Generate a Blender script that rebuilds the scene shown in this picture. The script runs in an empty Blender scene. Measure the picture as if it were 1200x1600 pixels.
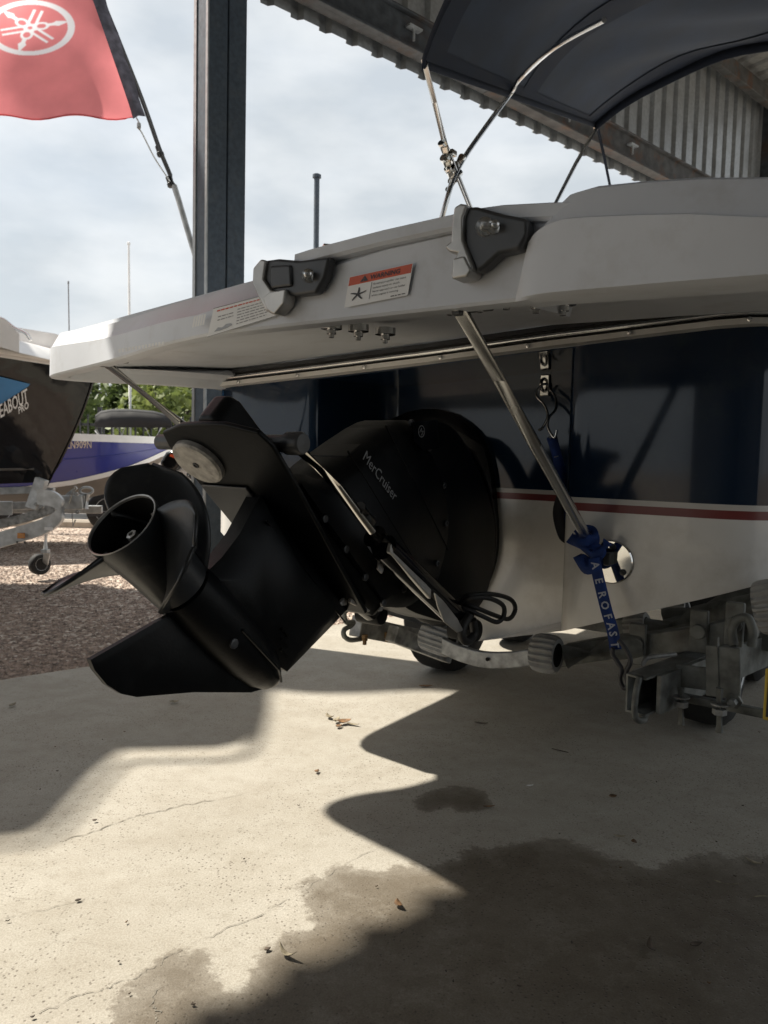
import bpy, bmesh, math, random
from mathutils import Vector, Matrix
random.seed(7)
sc = bpy.context.scene
R = math.radians
V = Vector

# ------------------------------------------------------------------ camera
EYE = 1.0
PITCH, ROLL = R(4.05), R(1.35)
FPX = 1200.0
CF = V((0, math.cos(PITCH), -math.sin(PITCH)))
CU0 = V((0, math.sin(PITCH), math.cos(PITCH)))
CR0 = V((1, 0, 0))
CU = CU0 * math.cos(ROLL) - CR0 * math.sin(ROLL)
CR = CR0 * math.cos(ROLL) + CU0 * math.sin(ROLL)
CPOS = V((0, 0, EYE))
cam = bpy.data.cameras.new('camera')
co = bpy.data.objects.new('camera', cam)
sc.collection.objects.link(co)
m = Matrix.Identity(4)
for i in range(3):
    m[i][0], m[i][1], m[i][2], m[i][3] = CR[i], CU[i], -CF[i], CPOS[i]
co.matrix_world = m
cam.sensor_fit = 'VERTICAL'; cam.sensor_height = 36; cam.sensor_width = 27; cam.lens = 27
cam.clip_start = .05; cam.clip_end = 3000
cam.dof.use_dof = True; cam.dof.focus_distance = 1.75; cam.dof.aperture_fstop = 8.5
sc.camera = co

# ------------------------------------------------------------------ world: hazy sky with broken cloud
SUN_AZ, SUN_EL = (-.93, .368), R(51.2)
w = bpy.data.worlds.new('World'); sc.world = w; w.use_nodes = True
nt = w.node_tree; nt.nodes.clear()
def N(nt, t, **k):
    n = nt.nodes.new(t)
    for a, b in k.items():
        if a in n.inputs: n.inputs[a].default_value = b
        else: setattr(n, a, b)
    return n
out = N(nt, 'ShaderNodeOutputWorld'); bg = N(nt, 'ShaderNodeBackground'); bg.inputs['Strength'].default_value = .1
sky = N(nt, 'ShaderNodeTexSky', sky_type='NISHITA', sun_disc=False, sun_elevation=SUN_EL,
        sun_rotation=math.atan2(SUN_AZ[0], SUN_AZ[1]), air_density=1.2, dust_density=2.5)
tc = N(nt, 'ShaderNodeTexCoord'); mp = N(nt, 'ShaderNodeMapping'); mp.inputs['Scale'].default_value = (1.0, 1.0, 2.4)
nz = N(nt, 'ShaderNodeTexNoise'); nz.inputs['Scale'].default_value = 2.3; nz.inputs['Detail'].default_value = 7; nz.inputs['Roughness'].default_value = .55
nz2 = N(nt, 'ShaderNodeTexNoise'); nz2.inputs['Scale'].default_value = 5.5; nz2.inputs['Detail'].default_value = 6
rp = N(nt, 'ShaderNodeValToRGB'); rp.color_ramp.elements[0].position = .30; rp.color_ramp.elements[1].position = .60
rp.color_ramp.elements[0].color = (.86,)*3 + (1,); rp.color_ramp.elements[1].color = (.97,)*3 + (1,)
cr2 = N(nt, 'ShaderNodeValToRGB'); cr2.color_ramp.elements[0].position = .36; cr2.color_ramp.elements[1].position = .66
cr2.color_ramp.elements[0].color = (2.70, 2.92, 3.10, 1); cr2.color_ramp.elements[1].color = (3.70, 3.83, 3.90, 1)
mx = N(nt, 'ShaderNodeMix', data_type='RGBA')
L_ = nt.links.new
L_(tc.outputs['Generated'], mp.inputs['Vector']); L_(mp.outputs[0], nz.inputs['Vector']); L_(mp.outputs[0], nz2.inputs['Vector'])
L_(nz.outputs['Fac'], rp.inputs['Fac']); L_(nz2.outputs['Fac'], cr2.inputs['Fac'])
L_(rp.outputs['Color'], mx.inputs['Factor']); L_(sky.outputs[0], mx.inputs[6]); L_(cr2.outputs['Color'], mx.inputs[7])
L_(mx.outputs[2], bg.inputs['Color']); L_(bg.outputs[0], out.inputs['Surface'])

sd_ = bpy.data.lights.new('sun', 'SUN'); sd_.energy = 3.4; sd_.angle = R(1.0); sd_.color = (1, .94, .83)
so = bpy.data.objects.new('sun', sd_); sc.collection.objects.link(so)
ce = math.cos(SUN_EL)
to_sun = V((SUN_AZ[0]*ce, SUN_AZ[1]*ce, math.sin(SUN_EL))).normalized()
so.rotation_euler = to_sun.to_track_quat('Z', 'Y').to_euler(); so.location = to_sun * 60
sc.view_settings.view_transform = 'Standard'; sc.view_settings.look = 'None'
sc.view_settings.exposure = 1.25; sc.view_settings.gamma = 1.0; sc.view_settings.use_curve_mapping = False
sc.render.engine = 'CYCLES'
sc.cycles.use_denoising = True
sc.cycles.max_bounces = 7; sc.cycles.diffuse_bounces = 4; sc.cycles.glossy_bounces = 4
sc.cycles.caustics_reflective = False; sc.cycles.caustics_refractive = False
sc.cycles.sample_clamp_indirect = 6

# ------------------------------------------------------------------ survey helpers (where things stand in the yard)
def ray(u, v): return CF + CR*((u-600)/FPX) - CU*((v-800)/FPX)
def D(u, v, d): return CPOS + ray(u, v)*d
def PL(u, v, n, c):
    d = ray(u, v); return CPOS + d*((c - CPOS.dot(n))/d.dot(n))
def PZ(u, v, z=0.0): return PL(u, v, V((0, 0, 1)), z)
TH = R(34.6)                                   # heading of the parked boat
S_ = V((math.cos(TH), -math.sin(TH), 0))       # its starboard side
A_ = V((-math.sin(TH), -math.cos(TH), 0))      # aft
def B(s, a, z): return S_*s + A_*a + V((0, 0, z))
def PA(u, v, a): return PL(u, v, A_, a)
def PS(u, v, s): return PL(u, v, S_, s)
AZ = R(48.5)                                   # shed wall
E_ = V((math.sin(AZ), math.cos(AZ), 0)); N_ = V((math.cos(AZ), -math.sin(AZ), 0))
def W(e, n, z): return E_*e + N_*n + V((0, 0, z))
NW = -3.546
UPV = V((0, 0, 1))

# ------------------------------------------------------------------ object helpers
def tag(o, label=None, cat=None, group=None, kind=None):
    if label: o['label'] = label
    if cat: o['category'] = cat
    if group: o['group'] = group
    if kind: o['kind'] = kind
    return o
def thing(name, loc, label, cat, group=None):
    o = bpy.data.objects.new(name, None); sc.collection.objects.link(o); o.location = loc
    o.empty_display_size = .1
    return tag(o, label, cat, group)
def wloc(o):
    p = V((0, 0, 0))
    while o is not None: p += o.location; o = o.parent
    return p
def copy_part(o, parent, shift=V((0, 0, 0))):
    c = o.copy(); sc.collection.objects.link(c); c.parent = parent; c.location = o.location + shift
    for ch in list(o.children):
        copy_part(ch, c)
    return c

def frame(d):
    d = d.normalized(); a = V((0, 0, 1)) if abs(d.z) < .9 else V((1, 0, 0))
    x = d.cross(a).normalized(); return x, x.cross(d).normalized()
def catmull(p, n=6, closed=False):
    r = []; k = len(p)
    rng = range(k) if closed else range(k-1)
    for i in rng:
        g = (lambda j: p[j % k]) if closed else (lambda j: p[max(0, min(k-1, j))])
        a, b, c, d = g(i-1), g(i), g(i+1), g(i+2)
        for j in range(n):
            t = j/n
            r.append(.5*((2*b)+(c-a)*t+(2*a-5*b+4*c-d)*t*t+(3*b-a-3*c+d)*t**3))
    if not closed: r.append(p[-1])
    return r
class MB:
    def __init__(s): s.v = []; s.f = []
    def add(s, vs, fs):
        o = len(s.v); s.v += [V(p) for p in vs]; s.f += [tuple(i+o for i in f) for f in fs]; return s
    def box(s, c, x, y, z):          # c centre, x y z half-extent vectors
        c = V(c); q = [c+x*i+y*j+z*k for i in (-1, 1) for j in (-1, 1) for k in (-1, 1)]
        return s.add(q, [(0, 1, 3, 2), (4, 6, 7, 5), (0, 4, 5, 1), (2, 3, 7, 6), (0, 2, 6, 4), (1, 5, 7, 3)])
    def bar(s, a, b, wx, wy, up=None):
        a, b = V(a), V(b); d = b-a; dn = d.normalized()
        if up is None: x, y = frame(dn)
        else:
            x = dn.cross(up).normalized(); y = x.cross(dn).normalized()
        return s.box((a+b)/2, d/2, x*(wx/2), y*(wy/2))
    def prism(s, poly, ext):
        n = len(poly); ext = V(ext)
        q = [V(p) for p in poly] + [V(p)+ext for p in poly]
        return s.add(q, [tuple(range(n)), tuple(range(2*n-1, n-1, -1))] + [(i, i+n, (i+1) % n+n, (i+1) % n) for i in range(n)])
    def loft(s, rings, closed=True, cap=True):
        n = len(rings[0]); q = [V(p) for r in rings for p in r]; f = []
        for i in range(len(rings)-1):
            for j in range(n if closed else n-1):
                k = (j+1) % n
                f.append((i*n+j, i*n+k, (i+1)*n+k, (i+1)*n+j))
        if cap and closed:
            f.append(tuple(range(n-1, -1, -1))); f.append(tuple((len(rings)-1)*n+j for j in range(n)))
        return s.add(q, f)
    def tube(s, path, r, seg=12, cap=True):
        path = [V(p) for p in path]; rings = []; k = len(path); px = None
        for i, p in enumerate(path):
            d = (path[min(i+1, k-1)]-path[max(i-1, 0)]).normalized()
            if px is None: x, y = frame(d)
            else:
                x = (px - d*px.dot(d)).normalized(); y = d.cross(x)
            px = x
            rr = r[i] if isinstance(r, (list, tuple)) else r
            rings.append([p+x*(rr*math.cos(2*math.pi*j/seg))+y*(rr*math.sin(2*math.pi*j/seg)) for j in range(seg)])
        return s.loft(rings, True, cap)
    def lathe(s, c, ax, prof, seg=32, cap=True):   # prof: (dist along axis, radius)
        ax = V(ax).normalized(); x, y = frame(ax); c = V(c)
        rings = [[c+ax*t+x*(r*math.cos(2*math.pi*j/seg))+y*(r*math.sin(2*math.pi*j/seg)) for j in range(seg)] for t, r in prof]
        return s.loft(rings, True, cap)
    def puff(s, poly, nrm, hw, bev, inset):        # outline polygon thickened both ways with a soft shoulder
        n = len(poly); poly = [V(p) for p in poly]; nrm = V(nrm).normalized()
        c = sum(poly, V((0, 0, 0)))/n; ins = []
        area = V((0, 0, 0))
        for i in range(n): area += (poly[i]-c).cross(poly[(i+1) % n]-c)
        sg = 1 if area.dot(nrm) > 0 else -1
        for i in range(n):
            a = (poly[i]-poly[i-1]).normalized(); b = (poly[(i+1) % n]-poly[i]).normalized()
            na = nrm.cross(a)*sg; nb = nrm.cross(b)*sg; mvec = (na+nb)
            mvec = mvec.normalized() if mvec.length > 1e-4 else na
            ins.append(poly[i]+mvec*inset)
        return s.loft([[p-nrm*hw for p in ins], [p-nrm*(hw-bev) for p in poly], [p+nrm*(hw-bev) for p in poly], [p+nrm*hw for p in ins]])
    def build(s, name, mat, parent=None, smooth=None, bevel=0, label=None, cat=None, group=None, kind=None, solid=0, loc=None, seg=2):
        o = bpy.data.objects.new(name, None) if False else None
        base = wloc(parent) if parent is not None else (V(loc) if loc is not None else V((0, 0, 0)))
        me = bpy.data.meshes.new(name)
        me.from_pydata([tuple(p-base) for p in s.v], [], s.f)
        bm = bmesh.new(); bm.from_mesh(me); bmesh.ops.recalc_face_normals(bm, faces=bm.faces); bm.to_mesh(me); bm.free()
        if mat: me.materials.append(mat)
        o = bpy.data.objects.new(name, me); sc.collection.objects.link(o)
        if parent is not None: o.parent = parent
        elif loc is not None: o.location = loc
        if smooth is not None:
            me.shade_smooth(); me.set_sharp_from_angle(angle=R(smooth))
        if solid:
            md = o.modifiers.new('thick', 'SOLIDIFY'); md.thickness = solid; md.offset = 0
        if bevel:
            md = o.modifiers.new('bevel', 'BEVEL'); md.width = bevel; md.segments = seg; md.limit_method = 'ANGLE'; md.angle_limit = R(40)
            if smooth is None: me.shade_smooth(); md.harden_normals = True
        tag(o, label, cat, group, kind)
        return o

_fonts = {}
def glyphs(txt, size=1.0, bold=0.0, align='LEFT', shear=0.0, res=2):
    cu = bpy.data.curves.new('text', 'FONT'); cu.body = txt; cu.size = size; cu.offset = bold; cu.align_x = align; cu.shear = shear
    cu.resolution_u = res; cu.fill_mode = 'FRONT'
    o = bpy.data.objects.new('text', cu); sc.collection.objects.link(o)
    dg = bpy.context.evaluated_depsgraph_get(); me = bpy.data.meshes.new_from_object(o.evaluated_get(dg))
    vs = [v.co.copy() for v in me.vertices]; fs = [tuple(p.vertices) for p in me.polygons]
    bpy.data.objects.remove(o); bpy.data.curves.remove(cu); bpy.data.meshes.remove(me)
    return vs, fs
def write(txt, o, x, y, size, mat, parent, name='lettering', bold=0.0, align='LEFT', shear=0.0, warp=None):
    vs, fs = glyphs(txt, size, bold, align, shear)
    mb = MB()
    if warp: mb.add([warp(p.x, p.y) for p in vs], fs)
    else: mb.add([V(o)+x*p.x+y*p.y for p in vs], fs)
    return mb.build(name, mat, parent)

# ------------------------------------------------------------------ materials
MATS = {}
def mat(name, col, rough=.5, metal=0.0, var=.12, scale=8.0, bump=0.0, bscale=60.0, coat=0.0, trans=0.0, col2=None, detail=5, spec=.5, dirt=None, dirt_amt=.5, dscale=6, rvar=.1):
    m = bpy.data.materials.new(name); m.use_nodes = True; nt = m.node_tree; b = nt.nodes['Principled BSDF']
    geo = N(nt, 'ShaderNodeNewGeometry')
    nz = N(nt, 'ShaderNodeTexNoise'); nz.inputs['Scale'].default_value = scale; nz.inputs['Detail'].default_value = detail
    nt.links.new(geo.outputs['Position'], nz.inputs['Vector'])
    mx = N(nt, 'ShaderNodeMix', data_type='RGBA')
    c = V(col); c2 = V(col2) if col2 else c*(1-var*2)
    if not col2: c = c*(1+var)
    mx.inputs[6].default_value = (*c2, 1); mx.inputs[7].default_value = (*[min(1, k) for k in c], 1)
    rmp = N(nt, 'ShaderNodeMapRange'); rmp.inputs['From Min'].default_value = .3; rmp.inputs['From Max'].default_value = .7
    nt.links.new(nz.outputs['Fac'], rmp.inputs['Value']); nt.links.new(rmp.outputs[0], mx.inputs['Factor'])
    cout = mx.outputs[2]
    if dirt:
        n2 = N(nt, 'ShaderNodeTexNoise'); n2.inputs['Scale'].default_value = dscale; n2.inputs['Detail'].default_value = 8; n2.inputs['Roughness'].default_value = .65
        nt.links.new(geo.outputs['Position'], n2.inputs['Vector'])
        r2 = N(nt, 'ShaderNodeMapRange'); r2.inputs['From Min'].default_value = .52; r2.inputs['From Max'].default_value = .68; r2.inputs['To Max'].default_value = dirt_amt
        nt.links.new(n2.outputs['Fac'], r2.inputs['Value'])
        m2 = N(nt, 'ShaderNodeMix', data_type='RGBA'); m2.inputs[7].default_value = (*dirt, 1)
        nt.links.new(r2.outputs[0], m2.inputs['Factor']); nt.links.new(cout, m2.inputs[6]); cout = m2.outputs[2]
    nt.links.new(cout, b.inputs['Base Color'])
    rr = N(nt, 'ShaderNodeMapRange'); rr.inputs['To Min'].default_value = max(.02, rough-rvar*rough*2); rr.inputs['To Max'].default_value = min(1, rough+rvar*rough*2)
    nt.links.new(nz.outputs['Fac'], rr.inputs['Value']); nt.links.new(rr.outputs[0], b.inputs['Roughness'])
    b.inputs['Metallic'].default_value = metal; b.inputs['Coat Weight'].default_value = coat; b.inputs['Coat Roughness'].default_value = .04
    b.inputs['Specular IOR Level'].default_value = spec
    if bump:
        n3 = N(nt, 'ShaderNodeTexNoise'); n3.inputs['Scale'].default_value = bscale; n3.inputs['Detail'].default_value = 4
        nt.links.new(geo.outputs['Position'], n3.inputs['Vector'])
        bp = N(nt, 'ShaderNodeBump'); bp.inputs['Strength'].default_value = bump; bp.inputs['Distance'].default_value = .01
        nt.links.new(n3.outputs['Fac'], bp.inputs['Height']); nt.links.new(bp.outputs[0], b.inputs['Normal'])
    if trans:
        tr = N(nt, 'ShaderNodeBsdfTranslucent'); nt.links.new(cout, tr.inputs['Color'])
        ms = N(nt, 'ShaderNodeMixShader'); ms.inputs[0].default_value = trans
        o = nt.nodes['Material Output']
        nt.links.new(b.outputs[0], ms.inputs[1]); nt.links.new(tr.outputs[0], ms.inputs[2]); nt.links.new(ms.outputs[0], o.inputs['Surface'])
    MATS[name] = m
    return m

M_gel = mat('white_gelcoat', (.66, .685, .73), .40, var=.05, scale=3, coat=0, spec=.28, dirt=(.36, .34, .31), dirt_amt=.25, dscale=9)
M_gelw = mat('hull_white_gelcoat', (.78, .765, .74), .25, var=.05, scale=3, coat=.4, dirt=(.38, .34, .28), dirt_amt=.3, dscale=5)
M_navy = mat('navy_gelcoat', (.007, .019, .044), .09, var=.1, scale=2, coat=.1, spec=.38, dirt=(.035, .05, .06), dirt_amt=.35, dscale=7)
M_red = mat('red_stripe_vinyl', (.19, .04, .038), .3, var=.08, scale=6)
M_stripe = mat('white_stripe_vinyl', (.6, .58, .55), .3, var=.05)
M_black = mat('black_drive_paint', (.0028, .0035, .0045), .40, var=.2, scale=6, bump=.05, bscale=200, dirt=(.011, .012, .013), dirt_amt=.6, dscale=14, spec=.18)
M_blackg = mat('black_gloss_paint', (.005, .005, .006), .14, var=.2, coat=.25, spec=.3, dirt=(.02, .02, .02), dirt_amt=.4)
M_prop = mat('black_prop_enamel', (.017, .019, .022), .36, var=.2, scale=10, bump=.03, bscale=150, dirt=(.05, .05, .05), dirt_amt=.5, dscale=25)
M_edge = mat('worn_alloy_edge', (.45, .44, .42), .4, .6, var=.2, scale=30)
M_rubber = mat('black_rubber', (.014, .014, .014), .6, var=.2, bump=.1, bscale=120)
M_steel = mat('stainless_steel', (.64, .64, .63), .22, 1.0, var=.06, scale=5, rvar=.4)
M_chrome = mat('polished_chrome', (.68, .67, .64), .05, 1.0, var=.03)
M_cast = mat('cast_bracket_alloy', (.46, .45, .43), .42, .7, var=.15, scale=14, bump=.05)
M_plast = mat('dark_bracket_plastic', (.05, .052, .056), .38, var=.2, scale=12)
M_anode = mat('zinc_anode', (.42, .40, .37), .62, .15, var=.18, scale=60, bump=.15, bscale=180, dirt=(.16, .15, .14), dirt_amt=.6, dscale=40)
M_galv = mat('galvanised_steel', (.36, .365, .36), .52, .35, var=.28, scale=30, bump=.06, bscale=90, dirt=(.17, .15, .13), dirt_amt=.45, dscale=10)
M_galvd = mat('weathered_galvanised_frame', (.20, .21, .20), .6, .25, var=.3, scale=22, bump=.08, bscale=80, dirt=(.10, .08, .065), dirt_amt=.45, dscale=9)
M_galvl = mat('bright_galvanised_trailer', (.52, .54, .55), .42, .4, var=.15, scale=20, dirt=(.3, .28, .26), dirt_amt=.5, dscale=8)
M_rustb = mat('rusty_bolt', (.25, .16, .08), .6, .6, var=.3, scale=60)
M_roller = mat('grey_ribbed_rubber', (.36, .36, .35), .72, var=.12, scale=30, bump=.08, dirt=(.14, .135, .13), dirt_amt=.3, dscale=12)
M_dark = mat('cavity_shade_black', (.006, .006, .006), .8, spec=.2)  # near-black stands in for the shade inside bores, slots and holes
M_column = mat('zinc_coated_column', (.075, .098, .125), .55, .25, var=.14, scale=45, bump=.04, dirt=(.11, .125, .14), dirt_amt=.5, dscale=12)
M_beam = mat('steel_header_beam', (.085, .095, .105), .55, .25, var=.2, scale=20, dirt=(.10, .055, .03), dirt_amt=.75, dscale=3.2)
M_rust = mat('rusty_header_purlin', (.105, .105, .105), .7, .2, var=.25, scale=12, dirt=(.15, .07, .035), dirt_amt=.9, dscale=5)
M_clad = mat('zincalume_cladding', (.42, .435, .44), .42, .45, var=.1, scale=40, dirt=(.2, .19, .18), dirt_amt=.4, dscale=5)
M_roof = mat('zincalume_roof_sheet', (.30, .30, .29), .5, .3, var=.12, scale=30, dirt=(.16, .13, .1), dirt_amt=.5, dscale=3)
M_navyfab = mat('navy_canvas', (.032, .043, .064), .85, var=.18, scale=5, bump=.12, bscale=260)
M_navyhem = mat('navy_canvas_hem', (.012, .018, .032), .85, var=.15, scale=9, bump=.12, bscale=260)
M_shade = mat('pale_shade_cloth', (.62, .62, .60), .9, var=.05, trans=.5)  # cloth of the added awning, translucent to lighten its cast shadow
M_blackfab = mat('black_canvas', (.02, .02, .022), .8, var=.2, bump=.1)
M_flag = mat('red_flag_cloth', (.76, .25, .265), .8, var=.08, scale=4, trans=.7, bump=.12, bscale=22)
M_flagw = mat('white_flag_print', (.86, .86, .90), .8, var=.03, trans=.6)
M_sleeve = mat('black_flag_sleeve', (.10, .10, .13), .7, var=.3, scale=20, bump=.5, bscale=35, trans=.25)
M_white = mat('white_paint', (.84, .84, .83), .35, var=.04)
M_whiteh = mat('white_decal', (.82, .82, .81), .4, var=.03)
M_orange = mat('orange_print', (.60, .085, .025), .45, var=.08, scale=30)
M_ink = mat('black_print', (.03, .03, .035), .5, var=.1)
M_greyink = mat('grey_print', (.26, .26, .27), .5, var=.1)
M_silverink = mat('silver_print', (.34, .35, .36), .45, .2, var=.1)
M_strap = mat('blue_webbing', (.012, .045, .21), .8, var=.2, scale=30, bump=.2, bscale=300)
M_strapw = mat('white_webbing_print', (.50, .52, .58), .8, var=.1)
M_blackboat = mat('black_hull_gloss', (.008, .009, .012), .08, var=.2, coat=0, spec=.42, bump=.35, bscale=1.1)
for n_ in M_blackboat.node_tree.nodes:
    if n_.type == 'BUMP': n_.inputs['Distance'].default_value = .06
M_bluepan = mat('sky_blue_graphic', (.03, .22, .50), .3, var=.06)
M_bluehull = mat('royal_blue_hull', (.020, .030, .24), .28, var=.07, scale=3, coat=.3)
M_alloyhull = mat('grey_alloy_bottom', (.17, .155, .14), .5, .2, var=.15, scale=5)
M_stone = mat('gravel_stones', (.40, .31, .255), .85, var=.35, scale=25)
M_kerb = mat('kerb_concrete', (.42, .36, .29), .85, var=.15, scale=8, bump=.1)
M_road = mat('pale_concrete_road', (.46, .45, .44), .8, var=.08, scale=2)
M_earth = mat('bare_yard_earth', (.26, .21, .16), .95, var=.25, scale=1.5)
M_bark = mat('grey_bark', (.12, .10, .08), .9, var=.3, scale=9, bump=.4, bscale=20)
M_fence = mat('black_fence_steel', (.02, .02, .022), .5, var=.1)
M_leafd = mat('dry_brown_leaf', (.20, .11, .05), .75, var=.35, scale=50)
M_leafg = mat('pale_dry_leaf', (.34, .29, .20), .75, var=.3, scale=50)
M_twig = mat('twig_bark', (.10, .075, .055), .9, var=.3, scale=50)
M_amber = mat('amber_reflector', (.65, .25, .03), .25)
M_yellow = mat('yellow_plate_print', (.7, .5, .06), .5)
M_crack = mat('crack_dirt', (.22, .20, .165), .95, var=.3, scale=30)
M_rubbert = mat('tyre_rubber', (.018, .018, .018), .75, var=.2, bump=.15, bscale=60)
M_screen = mat('pale_dusty_glass', (.35, .4, .42), .1, var=.05)

def foliage(name, c1, c2):
    m = mat(name, c1, .6, col2=c2, scale=2.0, trans=.3); return m
M_leaf1 = foliage('green_leaves', (.13, .17, .05), (.06, .095, .025))
M_leaf2 = foliage('yellow_green_leaves', (.22, .26, .07), (.10, .14, .035))

def concrete_mat():
    m = bpy.data.materials.new('floor_concrete'); m.use_nodes = True; nt = m.node_tree; b = nt.nodes['Principled BSDF']; L = nt.links.new
    g = N(nt, 'ShaderNodeNewGeometry')
    def noise(s, d=6, r=.6):
        n = N(nt, 'ShaderNodeTexNoise'); n.inputs['Scale'].default_value = s; n.inputs['Detail'].default_value = d; n.inputs['Roughness'].default_value = r
        L(g.outputs['Position'], n.inputs['Vector']); return n.outputs['Fac']
    def rng(x, a, b_, c=0., d=1.):
        n = N(nt, 'ShaderNodeMapRange'); n.inputs['From Min'].default_value = a; n.inputs['From Max'].default_value = b_
        n.inputs['To Min'].default_value = c; n.inputs['To Max'].default_value = d; L(x, n.inputs['Value']); return n.outputs[0]
    def mix(f, c1, c2, mode='MIX'):
        n = N(nt, 'ShaderNodeMix', data_type='RGBA', blend_type=mode)
        if isinstance(f, float): n.inputs[0].default_value = f
        else: L(f, n.inputs[0])
        for k, c in ((6, c1), (7, c2)):
            if isinstance(c, tuple): n.inputs[k].default_value = (*c, 1)
            else: L(c, n.inputs[k])
        return n.outputs[2]
    def mul(a, b_, op='MULTIPLY'):
        n = N(nt, 'ShaderNodeMath', operation=op)
        for k, c in ((0, a), (1, b_)):
            if isinstance(c, (float, int)): n.inputs[k].default_value = c
            else: L(c, n.inputs[k])
        return n.outputs[0]
    base = mix(rng(noise(1.1, 8, .65), .3, .7), (.39, .36, .305), (.52, .49, .43))
    base = mix(rng(noise(4.5, 9, .72), .42, .72, 0, .62), base, (.30, .262, .205))
    base = mix(rng(noise(26, 6, .75), .52, .72, 0, .5), base, (.27, .24, .19))
    base = mix(rng(noise(170, 4, .8), .40, .60, 0, .42), (.56, .52, .44), base) if False else base
    # pits and specks
    v = N(nt, 'ShaderNodeTexVoronoi'); v.inputs['Scale'].default_value = 85; L(g.outputs['Position'], v.inputs['Vector'])
    pit = mul(rng(v.outputs['Distance'], .12, .26, 1, 0), rng(noise(3.1, 4), .34, .56))
    base = mix(mul(pit, .85), base, (.14, .12, .095))
    v2 = N(nt, 'ShaderNodeTexVoronoi'); v2.inputs['Scale'].default_value = 24; L(g.outputs['Position'], v2.inputs['Vector'])
    sp = mul(rng(v2.outputs['Distance'], .05, .10, 1, 0), rng(noise(2.3, 3), .46, .56))
    base = mix(mul(sp, .5), base, (.10, .085, .07))
    # sandy grain
    gr = noise(230, 3, .8)
    base = mix(rng(gr, .38, .62, 0, .42), base, (.18, .16, .125))
    # hairline crazing, only in places
    wv = N(nt, 'ShaderNodeTexNoise'); wv.inputs['Scale'].default_value = 4; wv.inputs['Detail'].default_value = 5; L(g.outputs['Position'], wv.inputs['Vector'])
    vm = N(nt, 'ShaderNodeMix', data_type='VECTOR'); vm.inputs[0].default_value = .12; L(g.outputs['Position'], vm.inputs[4]); L(wv.outputs['Color'], vm.inputs[5])
    v3 = N(nt, 'ShaderNodeTexVoronoi', feature='DISTANCE_TO_EDGE'); v3.inputs['Scale'].default_value = 4.6; L(vm.outputs[1], v3.inputs['Vector'])
    cr = mul(rng(v3.outputs['Distance'], .001, .006, 1, 0), rng(noise(1.6, 3), .53, .63))
    base = mix(mul(cr, .28), base, (.12, .10, .08))
    # damp stains: wetness comes from the patch's own outline
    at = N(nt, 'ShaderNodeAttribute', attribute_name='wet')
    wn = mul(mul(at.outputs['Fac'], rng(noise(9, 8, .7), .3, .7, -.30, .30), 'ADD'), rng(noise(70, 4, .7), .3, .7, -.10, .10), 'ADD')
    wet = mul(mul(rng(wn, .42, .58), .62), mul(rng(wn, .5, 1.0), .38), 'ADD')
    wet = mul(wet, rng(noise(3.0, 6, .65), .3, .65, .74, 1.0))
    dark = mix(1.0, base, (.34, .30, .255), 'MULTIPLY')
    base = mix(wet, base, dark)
    L(base, b.inputs['Base Color'])
    L(mul(rng(noise(12, 5), .3, .7, .72, .92), mul(wet, .32), 'SUBTRACT'), b.inputs['Roughness'])
    hb = mul(mul(gr, .5), mul(pit, -.8), 'ADD'); hb = mul(hb, mul(noise(18, 5), .6), 'ADD')
    bp = N(nt, 'ShaderNodeBump'); bp.inputs['Strength'].default_value = .35; bp.inputs['Distance'].default_value = .004
    L(hb, bp.inputs['Height']); L(bp.outputs[0], b.inputs['Normal'])
    b.inputs['Specular IOR Level'].default_value = .3
    return m
M_conc = concrete_mat()
def gravel_mat():
    m = bpy.data.materials.new('gravel'); m.use_nodes = True; nt = m.node_tree; b = nt.nodes['Principled BSDF']; L = nt.links.new
    g = N(nt, 'ShaderNodeNewGeometry')
    v = N(nt, 'ShaderNodeTexVoronoi'); v.inputs['Scale'].default_value = 38; L(g.outputs['Position'], v.inputs['Vector'])
    sx = N(nt, 'ShaderNodeSeparateColor'); L(v.outputs['Color'], sx.inputs[0])
    r = N(nt, 'ShaderNodeValToRGB'); e = r.color_ramp.elements
    e[0].position = 0; e[0].color = (.17, .12, .095, 1); e[1].position = 1; e[1].color = (.62, .54, .46, 1)
    x = e.new(.5); x.color = (.42, .32, .25, 1); x = e.new(.25); x.color = (.30, .22, .17, 1)
    L(sx.outputs[0], r.inputs['Fac']); L(r.outputs[0], b.inputs['Base Color'])
    b.inputs['Roughness'].default_value = .9
    bp = N(nt, 'ShaderNodeBump', invert=True); bp.inputs['Strength'].default_value = 1; bp.inputs['Distance'].default_value = .02
    L(v.outputs['Distance'], bp.inputs['Height']); L(bp.outputs[0], b.inputs['Normal'])
    return m
M_grav = gravel_mat()

# ================================================================== THE SETTING: GROUND
mb = MB(); mb.add([(-400, -60, -.10), (400, -60, -.10), (400, 800, -.10), (-400, 800, -.10)], [(0, 1, 2, 3)])
tag(mb.build('ground', M_earth), 'pale bare earth of the yard stretching to the trees', kind='structure')
mb = MB()
q = [W(-14, NW-.002, -.045), W(9, NW-.002, -.045), W(30, NW-8, -.045), W(12, -14.5, -.045), W(-10, -26, -.045)]
q = [W(-14, NW, -.045), W(34, NW, -.045)] + [D(u, 826, 0.0) for u in ()]
# gravel yard between the slab and the kerb
K0, K1 = V((-14, 10.2, 0)), V((16, 10.6, 0))
mb.add([W(-14, NW, -.045), W(12.5, NW, -.045), (12, 10.55, -.045), (-30, 10.0, -.045)], [(0, 1, 2, 3)])
tag(mb.build('gravel_yard', M_grav), 'pinkish brown gravel yard between the slab and kerb', kind='structure')
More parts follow.
